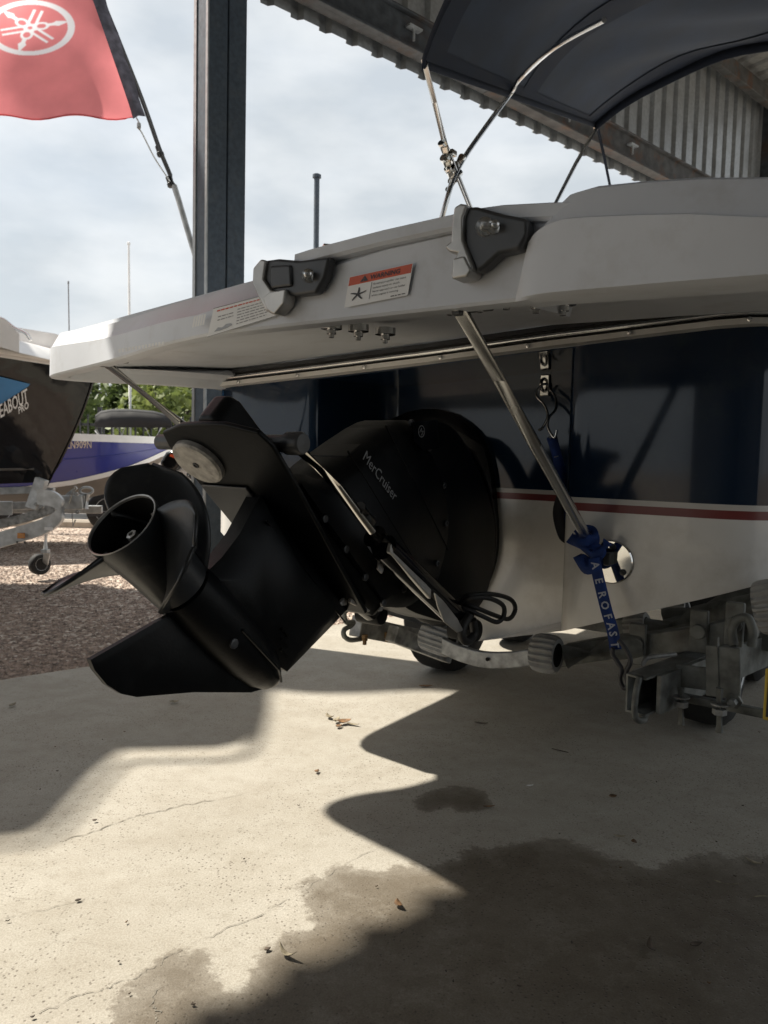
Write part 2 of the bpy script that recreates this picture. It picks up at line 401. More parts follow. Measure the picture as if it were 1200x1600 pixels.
# slab with a real edge
mb = MB(); ee = [-12 + i*.5 for i in range(0, 70)]
def wob(e): return NW + .03*math.sin(e*1.9)+.02*math.sin(e*4.3+1)
top = [W(e, wob(e), 0) for e in ee]; bot = [W(e, wob(e)-.015, -.12) for e in ee]; far = [W(e, 12, 0) for e in ee]
mb.loft([bot, top, far], closed=False)
slab = tag(mb.build('concrete_floor', M_conc), 'worn cream concrete shed floor with damp stains and cracks', kind='structure')
# pebbles lying on the gravel, near enough to show as stones
mb = MB()
def pebble(c, r):
    a = random.random()*6.28; x = V((math.cos(a), math.sin(a), 0))*r*random.uniform(.8, 1.3); y = V((-math.sin(a), math.cos(a), 0))*r*random.uniform(.6, 1); z = V((0, 0, r*random.uniform(.4, .8)))
    p = [c+x, c+y, c-x, c-y, c+z+x*.1*random.uniform(-3, 3), c-z*.3]
    mb.add(p, [(0, 1, 4), (1, 2, 4), (2, 3, 4), (3, 0, 4)])
for i in range(15000):
    d = 3.4 + 7*random.random()**1.6; u = random.uniform(-40, 330) if random.random() < .8 else random.uniform(500, 660)
    p = V(((u-600)/1200*d, d, -.043))
    if p.dot(N_) > NW-.02 or d > 10: continue
    pebble(p, random.uniform(.006, .017))
for i in range(2500):          # a fringe spilled against the slab edge
    e = random.uniform(.4, 5); n = NW - abs(random.gauss(0, .1)) - .02
    pebble(W(e, n, -.04), random.uniform(.006, .015))
tag(mb.build('gravel_stones', M_stone), 'loose brown and cream stones covering the gravel yard', 'gravel', kind='stuff')
# kerb and road beyond
mb = MB()
kd = (K1-K0).normalized(); kn = V((-kd.y, kd.x, 0))
prof = [(0, -.1), (0, .03), (.03, .06), (.17, .06), (.2, .03), (.2, -.1)]
mb.loft([[K0+kd*t+kn*p[0]+V((0, 0, p[1])) for p in prof] for t in (0, 30)])
tag(mb.build('kerb', M_kerb), 'low cream concrete kerb between the gravel and the road', kind='structure')
mb = MB(); mb.add([(-60, 10.05, .0), (60, 10.9, .0), (60, 60, .0), (-60, 60, .0)], [(0, 1, 2, 3)])
tag(mb.build('road', M_road), 'pale sunlit concrete road behind the kerb', kind='structure')

# damp patches
def patch(name, px, label, soft=.03, z=.0005, cell=.012):
    import numpy as np
    pts = catmull([PZ(u, v, z) for u, v in px], 8, True)
    P = np.array([(p.x, p.y) for p in pts]); Q = np.roll(P, -1, 0)
    x0, y0 = P.min(0)-soft; x1, y1 = P.max(0)+soft
    nx, ny = int((x1-x0)/cell)+1, int((y1-y0)/cell)+1
    gx, gy = np.meshgrid(x0+cell*np.arange(nx), y0+cell*np.arange(ny)); X = np.stack([gx.ravel(), gy.ravel()], 1)
    dist = np.full(len(X), 1e9); inside = np.zeros(len(X), bool)
    for a, b in zip(P, Q):
        e = b-a; w_ = X-a; t = np.clip((w_@e)/max(1e-12, e@e), 0, 1); dd = w_-t[:, None]*e
        dist = np.minimum(dist, np.hypot(dd[:, 0], dd[:, 1]))
        c = ((a[1] <= X[:, 1]) != (b[1] <= X[:, 1])) & (X[:, 0] < (b[0]-a[0])*(X[:, 1]-a[1])/(b[1]-a[1] if b[1] != a[1] else 1e-9)+a[0])
        inside ^= c
    sdv_ = np.where(inside, dist, -dist); wet = np.clip((sdv_+soft)/(2*soft), 0, 1)
    keep = sdv_ > -soft; idx = -np.ones(len(X), int); kk = keep.reshape(ny, nx)
    quad = kk[:-1, :-1] & kk[1:, :-1] & kk[:-1, 1:] & kk[1:, 1:]
    jj, ii = np.nonzero(quad); f = np.stack([jj*nx+ii, jj*nx+ii+1, (jj+1)*nx+ii+1, (jj+1)*nx+ii], 1)
    used = np.unique(f); idx[used] = np.arange(len(used)); f = idx[f]
    c = X[used].mean(0); me = bpy.data.meshes.new(name)
    me.from_pydata([(a-c[0], b-c[1], 0) for a, b in X[used]], [], f.tolist())
    at = me.attributes.new('wet', 'FLOAT', 'POINT'); at.data.foreach_set('value', wet[used].astype('f'))
    me.materials.append(M_conc); ob = bpy.data.objects.new(name, me); sc.collection.objects.link(ob); ob.location = (c[0], c[1], z)
    return tag(ob, label, 'damp patch')
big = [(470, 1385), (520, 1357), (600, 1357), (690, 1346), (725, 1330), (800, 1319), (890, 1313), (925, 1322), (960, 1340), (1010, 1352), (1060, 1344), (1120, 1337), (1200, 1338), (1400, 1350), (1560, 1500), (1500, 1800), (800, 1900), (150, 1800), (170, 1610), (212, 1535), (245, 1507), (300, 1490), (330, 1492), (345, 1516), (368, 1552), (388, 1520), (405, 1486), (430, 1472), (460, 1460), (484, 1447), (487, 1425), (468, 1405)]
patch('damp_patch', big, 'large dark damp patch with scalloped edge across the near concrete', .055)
patch('damp_patch', [(648, 1252), (668, 1236), (720, 1229), (755, 1240), (772, 1256), (748, 1266), (718, 1268), (703, 1260), (676, 1268), (655, 1264)], 'small dark oily puddle stain in the middle of the concrete', .028)

# cracks in the slab: thin real strips of packed dirt
def crack(px, wd):
    p = [PZ(u, v, .0018) for u, v in px]; p = catmull(p, 10); l, r = [], []
    for i, k in enumerate(p):
        t = (p[min(i+1, len(p)-1)]-p[max(i-1, 0)]).normalized(); nn = V((-t.y, t.x, 0))
        k = k + nn*(random.gauss(0, .0022)+.006*math.sin(i*.7+wd*4000)*random.random()); ww = wd*.62*random.uniform(.1, 1)**1.3*min(1, .3+min(i, len(p)-1-i)/6)
        l.append(k+nn*ww); r.append(k-nn*ww)
    MB().loft([l, r], closed=False).build('crack', M_crack, slab)
crack([(95, 1315), (160, 1293), (215, 1274), (300, 1256), (380, 1241)], .003)
crack([(390, 1350), (462, 1397), (400, 1432), (330, 1461), (270, 1490), (235, 1514), (190, 1535), (120, 1557), (40, 1590)][1:], .0018)
crack([(250, 1540), (238, 1565), (248, 1583), (240, 1600), (236, 1640)], .0035)
crack([(0, 1437), (40, 1427), (90, 1415), (140, 1402)], .0015)
crack([(545, 1308), (580, 1298), (640, 1290)], .0025)
crack([(470, 1397), (540, 1350), (620, 1310)], .0013)

# ================================================================== SHED
shed = thing('boat_shed', W(2, NW, 0), 'open sided steel shed with zinc column, header beam and ribbed cladding', 'shed')
# column: two lipped channels back to back with paler lips
COLP = PZ(340, 1006)
e0 = COLP.dot(E_)-.10
mb = MB()
def cbox(mb, e1, e2, n1, n2, z1, z2): mb.box(W((e1+e2)/2, (n1+n2)/2, (z1+z2)/2), E_*((e2-e1)/2), N_*((n2-n1)/2), UPV*((z2-z1)/2))
H = 4.62
cbox(mb, e0, e0+.105, NW-.11, NW+.03, 0, H); cbox(mb, e0+.112, e0+.215, NW-.11, NW+.03, 0, H); cbox(mb, e0+.1, e0+.12, NW-.1, NW+.018, 0, H)
col = mb.build('column', M_column, shed, bevel=.006)
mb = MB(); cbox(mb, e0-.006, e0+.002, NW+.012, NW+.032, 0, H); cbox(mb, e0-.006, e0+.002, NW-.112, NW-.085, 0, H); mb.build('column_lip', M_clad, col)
mb = MB(); cbox(mb, e0-.06, e0+.275, NW-.17, NW+.09, .0, .012); mb.build('base_plate', M_column, col, bevel=.002)
for de, dn in ((-.03, -.14), (-.03, .06), (.24, -.14), (.24, .06)):
    MB().lathe(W(e0+de, NW+dn, .012), UPV, [(0, .014), (.012, .014), (.012, .008), (.04, .008)], 6).build('anchor_bolt', M_galv, col)
# header beams along the opening
HZ = 3.40
for e1, e2, mt in ((-7, 3.9, M_beam), (3.9, 9.0, M_rust)):
    mb = MB()
    mb.box(W((e1+e2)/2, NW+.04, HZ+.105), E_*((e2-e1)/2-.002), N_*.030, UPV*.105)
    mb.box(W((e1+e2)/2, NW+.085, HZ+.202), E_*((e2-e1)/2-.002), N_*.018, UPV*.008)
    mb.box(W((e1+e2)/2, NW+.085, HZ+.008), E_*((e2-e1)/2-.002), N_*.018, UPV*.008)
    mb.build('header_beam', mt, shed, bevel=.004)
for e in (3.2, 4.75, 5.6):
    b_ = MB().box(W(e, NW+.095, HZ+.12), E_*.05, N_*.022, UPV*.006).build('cleat_plate', M_galvl, shed)
    MB().lathe(W(e, NW+.095, HZ+.05), UPV, [(0, .008), (.06, .008), (.06, .015), (.075, .015)], 8).build('cleat_bolt', M_galvl, b_)
# ribbed wall sheets above the opening, outside face of the header
def ribbed(o, al, nr, up, width, height, pitch, depth, rib):
    x = 0; prof = []
    while x < width-1e-6:
        prof += [(x, 0), (x+pitch-rib*1.9, 0), (x+pitch-rib*1.45, depth), (x+pitch-rib*.45, depth)]; x += pitch
    prof.append((width, 0))
    return MB().loft([[V(o)+al*a+nr*b for a, b in prof], [V(o)+al*a+nr*b+up*height for a, b in prof]], closed=False)
ZR = 4.72
e = -7.0; k = 0; first = None
while e < 7.8:
    if first is None:
        first = ribbed(W(e, NW-.03, HZ-.045), E_, -N_, UPV, .76, ZR-HZ+.05, .19, .03, .045).build('wall_sheet', M_clad, shed, solid=.0015)
    else:
        copy_part(first, shed, E_*(.76*k))
    e += .76; k += 1
eEnd = -7+.76*k
# end bay: corner post, roof
mb = MB(); mb.box(W(eEnd+.1, NW+.06, ZR/2), E_*.10, N_*.10, UPV*(ZR/2)); mb.build('corner_post', M_beam, shed, bevel=.01)
mb = MB(); mb.box(W((eEnd-7)/2, NW+.10, ZR-.08), E_*((eEnd+7)/2), N_*.04, UPV*.07); mb.build('wall_purlin', M_rust, shed, bevel=.004)
mb = MB(); mb.box(W(eEnd+.03, NW+2.6, ZR-.02), E_*.05, N_*2.45, UPV*.09); mb.build('end_beam', M_rust, shed, bevel=.004)
e = -7.0; k = 0; first = None
while e < eEnd+.3:
    if first is None: first = ribbed(W(e, NW-.25, ZR+.05), E_, UPV, (N_+UPV*.09).normalized(), .76, 10.5, .19, .03, .04).build('roof_sheet', M_roof, shed, solid=.0015)
    else: copy_part(first, shed, E_*(.76*k))
    e += .76; k += 1
for n in (1.6, 3.4, 5.2, 7.0):
    MB().box(W(.6, NW+n, ZR+.0+.09*n-.05), E_*7.5, N_*.03, UPV*.07).build('roof_purlin', M_rust, shed)
# unseen back and far side walls of the shed, added to block sky light
k = 0; first = None
while k < 10:
    if first is None: first = ribbed(W(-6.9, NW+2.8, 0), N_, -E_, UPV, .76, 4.9, .19, .03, .045).build('wall_sheet', M_clad, shed, solid=.0015)
    else: copy_part(first, shed, N_*(.76*k))
    k += 1
k = 0; first = None
while k < 10:
    if first is None: first = ribbed(W(-6.9, NW+9.9, 0), E_, N_, UPV, .76, 5.6, .19, .03, .045).build('wall_sheet', M_clad, shed, solid=.0015)
    else: copy_part(first, shed, E_*(.76*k))
    k += 1

# ================================================================== MOTORBOAT
SC = -1.2; AQ = -1.95; AR = -2.33
boat = thing('motorboat', B(SC, -4.2, 0), 'navy and white motorboat with a swim platform, seen from its stern', 'motorboat')
def zbot(s, a=AQ): return .38 + .375*abs(s-SC)*(1 if a > -5 else max(.2, 1-(-5-a)*.25)) + max(0, -5.2-a)**2*.10
def zrail(s):
    p = [(-2.4, 1.220), (-2.1, 1.234), (-1.886, 1.242), (-1.351, 1.268), (-1.085, 1.283), (-.737, 1.304), (-.49, 1.317), (-.295, 1.323), (1, 1.33)]
    for (x0, y0), (x1, y1) in zip(p, p[1:]):
        if s <= x1: return y0+(y1-y0)*(s-x0)/(x1-x0)
    return 1.33
def hb(a):
    return .95 if a > -4.4 else .95*math.sqrt(max(0.0, 1-((-4.4-a)/3.1)**2))
path = []     # plan outline of the hull: bow -> starboard side -> stern with its centre notch -> port side -> bow
side = [-7.499, -7.45, -7.3, -7.0, -6.6, -6.0, -5.4, -4.8, -4.2, -3.6, -3.0, -2.6, -2.3, -2.1]
for a in side: path.append((SC+hb(a), a))
path += [(SC+.945, -2.06), (SC+.925, -2.01), (SC+.89, -1.975), (SC+.845, -1.957), (SC+.80, AQ)]
for s in (-.45, -.6, -.70, -.735): path.append((s, AQ))
for t in (30, 60, 90): path.append((-.735-.035*math.sin(R(t)), AQ-.035*(1-math.cos(R(t)))))
path += [(-.775, AQ-.2), (-.79, AR+.06)]
for t in (30, 60, 90): path.append((-.79-.06*(1-math.cos(R(t))), AR+.06-.06*math.sin(R(t))))
path += [(-1.0, AR), (-1.2, AR)]
pp = [(2*SC-s, a) for s, a in reversed(path)]
full = path + pp[1:]
def sheer(s, a):
    return zrail(s) if a > -2.4 else zrail(s)+.018*(-2.4-a)**1.5
def zlev(s, a, key):
    d = max(0, -3-a)*.02
    return {'b': min(zbot(s, a), .90+d) if a < -4 else zbot(s, a), 'w': .873+d, 'r0': .873+d, 'r1': .894+d, 's1': .908+d, 'sh': sheer(s, a)+.004}[key]
def band(k0, k1, name, mt, off=0.0, rows=1):
    rings = []
    for r in range(rows+1):
        t = r/rows
        zz = [zlev(s, a, k0)*(1-t)+zlev(s, a, k1)*t for s, a in full]
        rings.append([B(s, a+(.0*max(0, z-.9)*min(1, max(0, (AQ-a)/(AQ-AR))) if a > -2.4 and abs(s-SC) < .5 else 0), z) for (s, a), z in zip(full, zz)])
    return MB().loft(rings, closed=False).build(name, mt, boat, smooth=40)
def flare(p): return p
hull = band('b', 'w', 'white_hull_side', M_gelw, rows=2)
band('r0', 'r1', 'red_stripe', M_red); band('r1', 's1', 'white_stripe', M_stripe); band('s1', 'sh', 'navy_topside', M_navy, rows=3)
# bottom: both deadrise panels, and a roof over the notch
mb = MB()
for sg in (1, -1):
    rings = []
    for s, a in path:
        ss = SC+sg*(s-SC)
        rings.append((B(ss, a, zlev(ss, a, 'b')), B(SC, min(a, AR), zbot(SC, a)-0.001)))
    mb.loft([[r[0] for r in rings], [r[1] for r in rings]], closed=False)
mb.build('hull_bottom', M_gelw, boat)
sdk = [(s, a) for s, a in path if s > SC+.5 or a > AQ-.02][:19]
MB().loft([[B(s, a, sheer(s, a)+.003) for s, a in sdk], [B(2*SC-s, a, sheer(2*SC-s, a)+.003) for s, a in sdk]], closed=False).build('deck', M_gel, boat, solid=.004)
led = [SC-.47+.94*k/6 for k in range(7)]
MB().loft([[B(s, AQ-.004, zrail(s)-.004), B(s, AQ-.004, zrail(s)+.05), B(s, AR-.03, zrail(s)+.05), B(s, AR-.03, zrail(s)-.004)] for s in led]).build('notch_ledge', M_navy, boat)
# rub rail across the transom and down both sides: dark carrier, bright insert, pale lower lip
rl = [(SC+s, a) for s, a in [(-.955, -3.4), (-.955, -2.3), (-.95, -2.06), (-.92, -1.985), (-.86, -1.945)]] + [(s, AQ+.012) for s in (-2.0, -1.6, -1.2, -.8, -.4)] + [(SC+s, a) for s, a in [(.86, -1.945), (.92, -1.985), (.95, -2.06), (.955, -2.3), (.955, -3.4)]]
def railpath(dz, out):
    c = V((SC, -2.6)); r = []
    for s, a in rl:
        n = V((s-c.x, (a-c.y)*1.2)).normalized() if abs(s-SC) > .85 else V((0, 1))
        r.append(B(s+n.x*out, a+n.y*out, zrail(s)+dz))
    return r
def rail(name, mt, z0, z1, out):
    i0, o0, o1, i1 = railpath(z0, -.02), railpath(z0+.003, out), railpath(z1-.003, out), railpath(z1, -.02)
    return MB().loft([i0, o0, o1, i1], closed=False).build(name, mt, boat, smooth=40)
rr = rail('rub_rail', M_gelw, .0, .020, .016)
MB().loft([railpath(.020, -.02), railpath(.0205, .006), railpath(.044, .006), railpath(.0445, -.02)], closed=False).build('rail_channel', M_rubber, rr)
MB().tube(railpath(.030, .010), .0075, 8).build('rail_insert', M_steel, rr, smooth=60)
MB().loft([railpath(.0445, -.02), railpath(.0446, .012), railpath(.058, .010), railpath(.06, -.02)], closed=False).build('rail_cap', M_plast, rr)

# ---- swim platform
stern = [(-2.10, -1.99), (-2.18, -1.72), (-2.27, -1.57), (-2.30, -1.485), (-2.285, -1.425), (-2.22, -1.388), (-2.10, -1.364), (-1.93, -1.336), (-1.75, -1.292), (-1.55, -1.232), (-1.40, -1.194), (-1.25, -1.172), (-1.1, -1.167), (-.9, -1.167), (-.7, -1.166), (-.5, -1.166), (-.35, -1.166), (-.2, -1.168), (-.05, -1.19), (.05, -1.26), (.08, -1.40), (.07, -1.7), (.02, -1.99)]
sp = catmull([V((s, a, 0)) for s, a in stern], 9)
def ip(s, tab):
    if s <= tab[0][0]: return tab[0][1]
    for (x0, y0), (x1, y1) in zip(tab, tab[1:]):
        if s <= x1:
            t = (s-x0)/(x1-x0); return y0+(y1-y0)*t
    return tab[-1][1]
ZB = [(-2.25, 1.226), (-1.93, 1.241), (-1.55, 1.252), (-1.3, 1.257), (0, 1.262)]
ZC = [(-2.25, 1.318), (-1.9, 1.311), (-1.33, 1.3065), (-1.13, 1.3265), (-1.05, 1.345), (-.95, 1.36), (-.82, 1.376), (-.6, 1.386), (-.45, 1.372), (-.2, 1.325), (.1, 1.29)]
ZT = [(-2.25, 1.374), (-1.9, 1.366), (-1.33, 1.362), (-1.10, 1.382), (-.97, 1.396), (-.82, 1.406), (-.6, 1.414), (-.48, 1.400), (-.3, 1.37), (.1, 1.33)]
rings = [[] for _ in range(9)]
for i, p in enumerate(sp):
    t = (sp[min(i+1, len(sp)-1)]-sp[max(i-1, 0)]).normalized(); n = V((-t.y, t.x, 0))
    if n.dot(p-V((-1.1, -1.9, 0))) < 0: n = -n
    zb, zc, zt = ip(p.x, ZB), ip(p.x, ZC), ip(p.x, ZT)
    for k, (o, z) in enumerate([(-.085, zb+.026), (-.055, zb+.004), (-.045, zb), (-.005, zb), (0, zb+.005), (-.0025, zc), (-.008, zc+.005), (-.030, zt-.009), (-.058, zt)]):
        q = p+n*o; rings[k].append(B(q.x, q.y, z))
plat = MB().loft(rings, closed=False).build('swim_platform', M_gel, boat, smooth=38)
top = rings[8]; MB().add(list(top)+[B(-.05, -2.03, 1.42), B(-2.05, -2.03, 1.38)], [tuple(range(len(top)+2))]).build('platform_deck', M_gel, plat)
un = [p-UPV*.0005 for p in rings[0]]
inr = []
for p in un:
    q = B(-1.1, -1.70, 0)-p; q.z = 0; r = p+q.normalized()*.05+UPV*.014
    if r.dot(A_) < -1.93: r = B(r.dot(S_), -1.93, r.z)
    inr.append(r)
MB().loft([un, inr], closed=False).build('platform_underside', M_gel, plat)
MB().loft([inr, [B(max(-2.07, min(.02, p.dot(S_))), -1.965, zrail(p.dot(S_))+.064) for p in inr]], closed=False).build('underside_panel', M_gel, plat)
# overhanging deck slab between the two hinge brackets
ss = [-1.02 + i*(.56/14) for i in range(15)]
def ring_slab(s): 
    zt = ip(s, ZT)+.004; zc = zt-.029
    return [B(s, -1.22, zc), B(s, -1.157, zc), B(s, -1.150, zc+.005), B(s, -1.152, zt-.004), B(s, -1.162, zt), B(s, -1.25, zt)]
MB().loft([ring_slab(s) for s in ss]).build('deck_edge', M_gel, plat, smooth=35)
# raised end pad on the starboard side
def pad_ring(s, top, cr, out):
    zb = ip(s, ZB)-.0015-.010*max(0, min(1, (s+.5)/.3))
    return [B(s, -1.24, zb+.003), B(s, -1.166+out*.4, zb), B(s, -1.166+out*.8, zb+.004), B(s, -1.166+out, max(zb+.006, cr-.003)), B(s, -1.172+out, max(zb+.007, cr)), B(s, -1.186+out*.8, max(zb+.008, top-.012)), B(s, -1.205+out*.5, max(zb+.009, top)), B(s, -1.40, max(zb+.009, top+.004))]
pr = [(-.552, 1.268, 1.266, .004), (-.544, 1.30, 1.29, .009), (-.534, 1.335, 1.325, .014), (-.526, 1.358, 1.348, .019), (-.516, 1.376, 1.358, .023), (-.504, 1.385, 1.364, .026), (-.493, 1.397, 1.367, .028), (-.482, 1.412, 1.369, .030), (-.465, 1.424, 1.371, .032), (-.43, 1.427, 1.368, .034), (-.36, 1.421, 1.359, .038), (-.28, 1.411, 1.347, .042), (-.2, 1.397, 1.331, .042), (-.1, 1.383, 1.315, .03), (0, 1.372, 1.305, -.01), (.06, 1.365, 1.30, -.09)]
MB().loft([pad_ring(*p) for p in pr]).build('platform_pad', M_gel, plat, smooth=30)
AL = -1.1655
for k in range(7):
    p_ = B(-1.95+.27*k, -1.918, zrail(-1.95+.27*k)+.010)
    MB().lathe(p_, A_, [(0, .006), (.002, .006), (.003, .003)], 8).build('rail_screw', M_steel, boat)
def lipP(u, v, off=.003): return PA(u, v, AL+off)
# hinge brackets
def bracket(steel, body, flap, bolts, ext):
    b1 = MB().prism([lipP(u, v, .001) for u, v in steel], A_*ext).build('hinge_bracket', M_cast, plat, bevel=.004)
    MB().prism([lipP(u, v, .0) for u, v in body], A_*(ext*.78)).build('bracket_body', M_plast, b1, bevel=.007, seg=3)
    if flap: MB().prism([lipP(u, v, .002) for u, v in flap], A_*(ext*1.05)).build('bracket_flap', M_cast, b1, bevel=.004)
    for u, v, r in bolts:
        c = lipP(u, v, ext*.70)
        MB().lathe(c, (A_*.8+S_*.6), [(0, r*1.6), (.010, r*1.6), (.011, r*1.05), (.024, r*.95), (.026, r*.6)], 14).build('bracket_bolt', M_steel, b1, smooth=40)
    return b1
bracket([(727, 334), (737, 328), (748, 330), (741, 350), (741, 384), (756, 424), (752, 437), (728, 444), (722, 438), (727, 414), (732, 404), (720, 402), (712, 394), (722, 386), (724, 360)],
        [(741, 331), (757, 330), (800, 342), (836, 349), (838, 372), (824, 397), (792, 404), (770, 424), (757, 432), (738, 392), (736, 350)],  # right part of this dark body stands in for a shaded recess
        [(726, 412), (744, 408), (755, 430), (748, 440), (724, 444)], [(757, 356, .0095), (770, 357, .007)], .040)
bracket([(412, 424), (424, 410), (432, 412), (428, 440), (440, 458), (462, 460), (458, 480), (444, 496), (432, 490), (420, 468), (411, 446)],
        [(425, 411), (447, 408), (480, 411), (528, 405), (520, 438), (506, 462), (474, 466), (436, 460), (426, 440)],
        [(438, 461), (464, 456), (461, 478), (446, 496), (434, 489), (428, 470)], [(482, 432, .008)], .032)
MB().prism([lipP(u, v, .0) for u, v in [(437, 420), (470, 418), (472, 452), (438, 456)]], A_*.031).build('bracket_hinge_cover', M_plast, plat, bevel=.006)
# warning decals
xl = (lipP(645, 460)-lipP(540, 480)); 
def decal(c00, c10, c01, c11, name='warning_label', off=.0035, mt=None, rows=None, lab=None):
    P = [lipP(*p, off) for p in (c00, c10, c11, c01)]
    o = MB().add(P, [(0, 1, 2, 3)]).build(name, mt or M_whiteh, plat, label=lab, solid=.0006)
    return o, P
def bil(P, x, y, off=0.0): 
    a = P[0].lerp(P[1], x); b = P[3].lerp(P[2], x); return a.lerp(b, y)+A_*off
dec, P = decal((538, 481), (637, 461), (546, 433), (646, 411), lab='white warning label headed by an orange band')
MB().add([bil(P, *k, .0006) for k in ((0.01, .70), (.99, .70), (.99, .985), (.01, .985))], [(0, 1, 2, 3)]).build('orange_band', M_orange, dec)
wx = (P[1]-P[0]).length; wy = (P[3]-P[0]).length
def dtext(P, txt, x, y, h, mt, parent, bold=0, wmax=None, name='lettering'):
    vs, fs = glyphs(txt, 1.0, bold)
    ww = max(v.x for v in vs); hs = h/.72; wd = (wmax/ww if wmax else hs*wy/wx)
    MB().add([bil(P, x+v.x*wd, y+v.y*hs, .0012) for v in vs], fs).build(name, mt, parent)
def greek(P, x, y, w_, h, mt, parent):      # a line of print too worn and small to read
    mb = MB(); x1 = x+w_
    while x < x1:
        k = min(x1-x, random.uniform(.02, .075)); mb.add([bil(P, *q, .0011) for q in ((x, y), (x+k, y), (x+k, y+h), (x, y+h))], [(0, 1, 2, 3)]); x += k+.014
    mb.build('worn_print', mt, parent)
dtext(P, 'WARNING', .36, .765, .15, M_ink, dec, .02, .46)
MB().add([bil(P, *k, .0012) for k in ((.2, .745), (.33, .745), (.265, .94))], [(0, 1, 2)]).build('warning_triangle', M_ink, dec)
dtext(P, '!', .25, .76, .11, M_orange, dec, .02)
MB().add([bil(P, *k, .0012) for k in ((.395, .12), (.403, .12), (.403, .66), (.395, .66))], [(0, 1, 2, 3)]).build('divider_line', M_ink, dec)
for i, t in enumerate(['Rotating propeller can cause', 'serious injury or death.', 'Never approach or use ladder', 'when engine is running.']):
    dtext(P, t, .43, .565-.125*i, .062, M_ink, dec, .006, [.50, .42, .51, .42][i])
greek(P, .74, .05, .22, .03, M_ink, dec)
mb = MB()                                          # propeller pictogram with a swimmer's line
for k in range(5):
    a = R(72*k+90); c = V((.2, .36))
    def pt(r, d): return bil(P, c.x+r*math.cos(a+d)*.62, c.y+r*math.sin(a+d)*1.0, .0012)
    mb.add([pt(.03, -1.5), pt(.12, -.28), pt(.21, -.10), pt(.22, .05), pt(.12, .12), pt(.03, 1.5)], [(0, 1, 2, 3, 4, 5)])
mb.build('propeller_symbol', M_ink, dec)
dec, P = decal((324, 527), (431, 494), (334, 482), (425, 458), lab='worn white safety label with small faint print')
wx = (P[1]-P[0]).length; wy = (P[3]-P[0]).length
greek(P, .08, .84, .84, .05, M_orange, dec)
for i in range(6): greek(P, .44, .70-.11*i, .5-.03*(i % 3), .035, M_greyink, dec)
for i in range(2): greek(P, .12, .62-.12*i, .26, .035, M_greyink, dec)
mb = MB()
mb.add([bil(P, *k, .0012) for k in ((.1, .12), (.15, .24), (.22, .2), (.28, .28), (.36, .25), (.38, .17), (.3, .12), (.2, .1))], [tuple(range(8))])
mb.build('swimmer_symbol', M_silverink, dec)
MB().add([bil(P, *k, .001) for k in ((0, 0), (1, 0), (1, .012), (0, .012))]+[bil(P, *k, .001) for k in ((0, .985), (1, .985), (1, 1), (0, 1))], [(0, 1, 2, 3), (4, 5, 6, 7)]).build('label_border', M_ink, dec)
# ghost lettering left by an old sticker
mb = MB()
for i in range(14):
    u_ = 185+i*5.2; mb.add([lipP(u_, 551-i*.9, .001), lipP(u_+3.4, 550.5-i*.9, .001), lipP(u_+3.4, 545-i*.9, .001), lipP(u_, 545.5-i*.9, .001)], [(0, 1, 2, 3)])
mb.build('sticker_residue', M_whiteh, plat)
for i in range(5):
    MB().add([lipP(300+i*4, 512-i, .001), lipP(303+i*4, 511-i, .001), lipP(306+i*4, 494-i, .001), lipP(303+i*4, 495-i, .001)], [(0, 1, 2, 3)]).build('sticker_residue', M_whiteh, plat)
# through bolts under the platform
bolt0 = None
def und(u, v): return PZ(u, v, 1.286)
for u, v in ((518, 512), (560, 516), (602, 521), (792, 464), (838, 470), (880, 474)):
    c = und(u, v)
    if bolt0 is None:
        bolt0 = MB().lathe(c, -UPV, [(-.012, .024), (.003, .024), (.004, .02), (.0045, .011), (.014, .011), (.0145, .006), (.022, .006)], 14).build('platform_bolt', M_steel, plat, smooth=35); c0 = c
    else: copy_part(bolt0, plat, c-c0)
# two stainless support struts
def strut(top, bot, dsz=(.028, -.03), rad=.0138):
    o = MB().tube([top, top.lerp(bot, .5), bot], rad, 20).build('support_strut', M_steel, plat, smooth=50)
    d = (bot-top).normalized()
    MB().box(top-A_*.034-UPV*.004, S_*.042, A_*.032, UPV*.004).build('strut_bracket', M_plast, o, bevel=.003)
    MB().box(top-UPV*.010-A_*.01, S_*.009, A_*.010, UPV*.012).build('strut_lug', M_plast, o, bevel=.003)
    for k in (-1, 1): MB().lathe(top-A_*.034+S_*.030*k-UPV*.006, -UPV, [(0, .007), (.008, .007), (.009, .004)], 8).build('bracket_screw', M_steel, o)
    c = V(bot)+d*.012
    c2 = B(bot.dot(S_)+dsz[0], AQ+.001, bot.z+dsz[1])
    pl_ = MB().lathe(c2, A_, [(0, .056), (.004, .056), (.007, .053), (.008, .0)], 40).build('strut_base', M_chrome, o, smooth=30)
    for ang in (25, 145, 265):
        x = c2+A_*.0075+S_*.040*math.cos(R(ang-60))+UPV*.040*math.sin(R(ang-60))
        MB().lathe(x, A_, [(0, .0085), (.002, .0085), (.003, .005), (.001, .003)], 12).build('base_screw', M_plast, pl_, smooth=40)
    MB().box(c2+A_*.022+UPV*.010, S_*.009, A_*.018, UPV*.016).build('strut_foot', M_plast, o, bevel=.004)
    return o
TS = PZ(712, 483, 1.262) + UPV*.012
BS = PS(926, 846, TS.dot(S_))
BS = B(BS.dot(S_), AQ+.035, BS.z)
pc = PA(955, 878, AQ+.004); strut(TS, BS, (pc.dot(S_)-BS.dot(S_), pc.z-BS.z))
q0, q1 = PS(196, 592, -1.93), PS(262, 645, -1.93)
q2 = q0+(q0-q1)*((1.262-q0.z)/(q0.z-q1.z)); q3 = q1+(q1-q0)*((q1.dot(A_)-(AQ+.035))/(q0.dot(A_)-q1.dot(A_)))
strut(q2, q3)
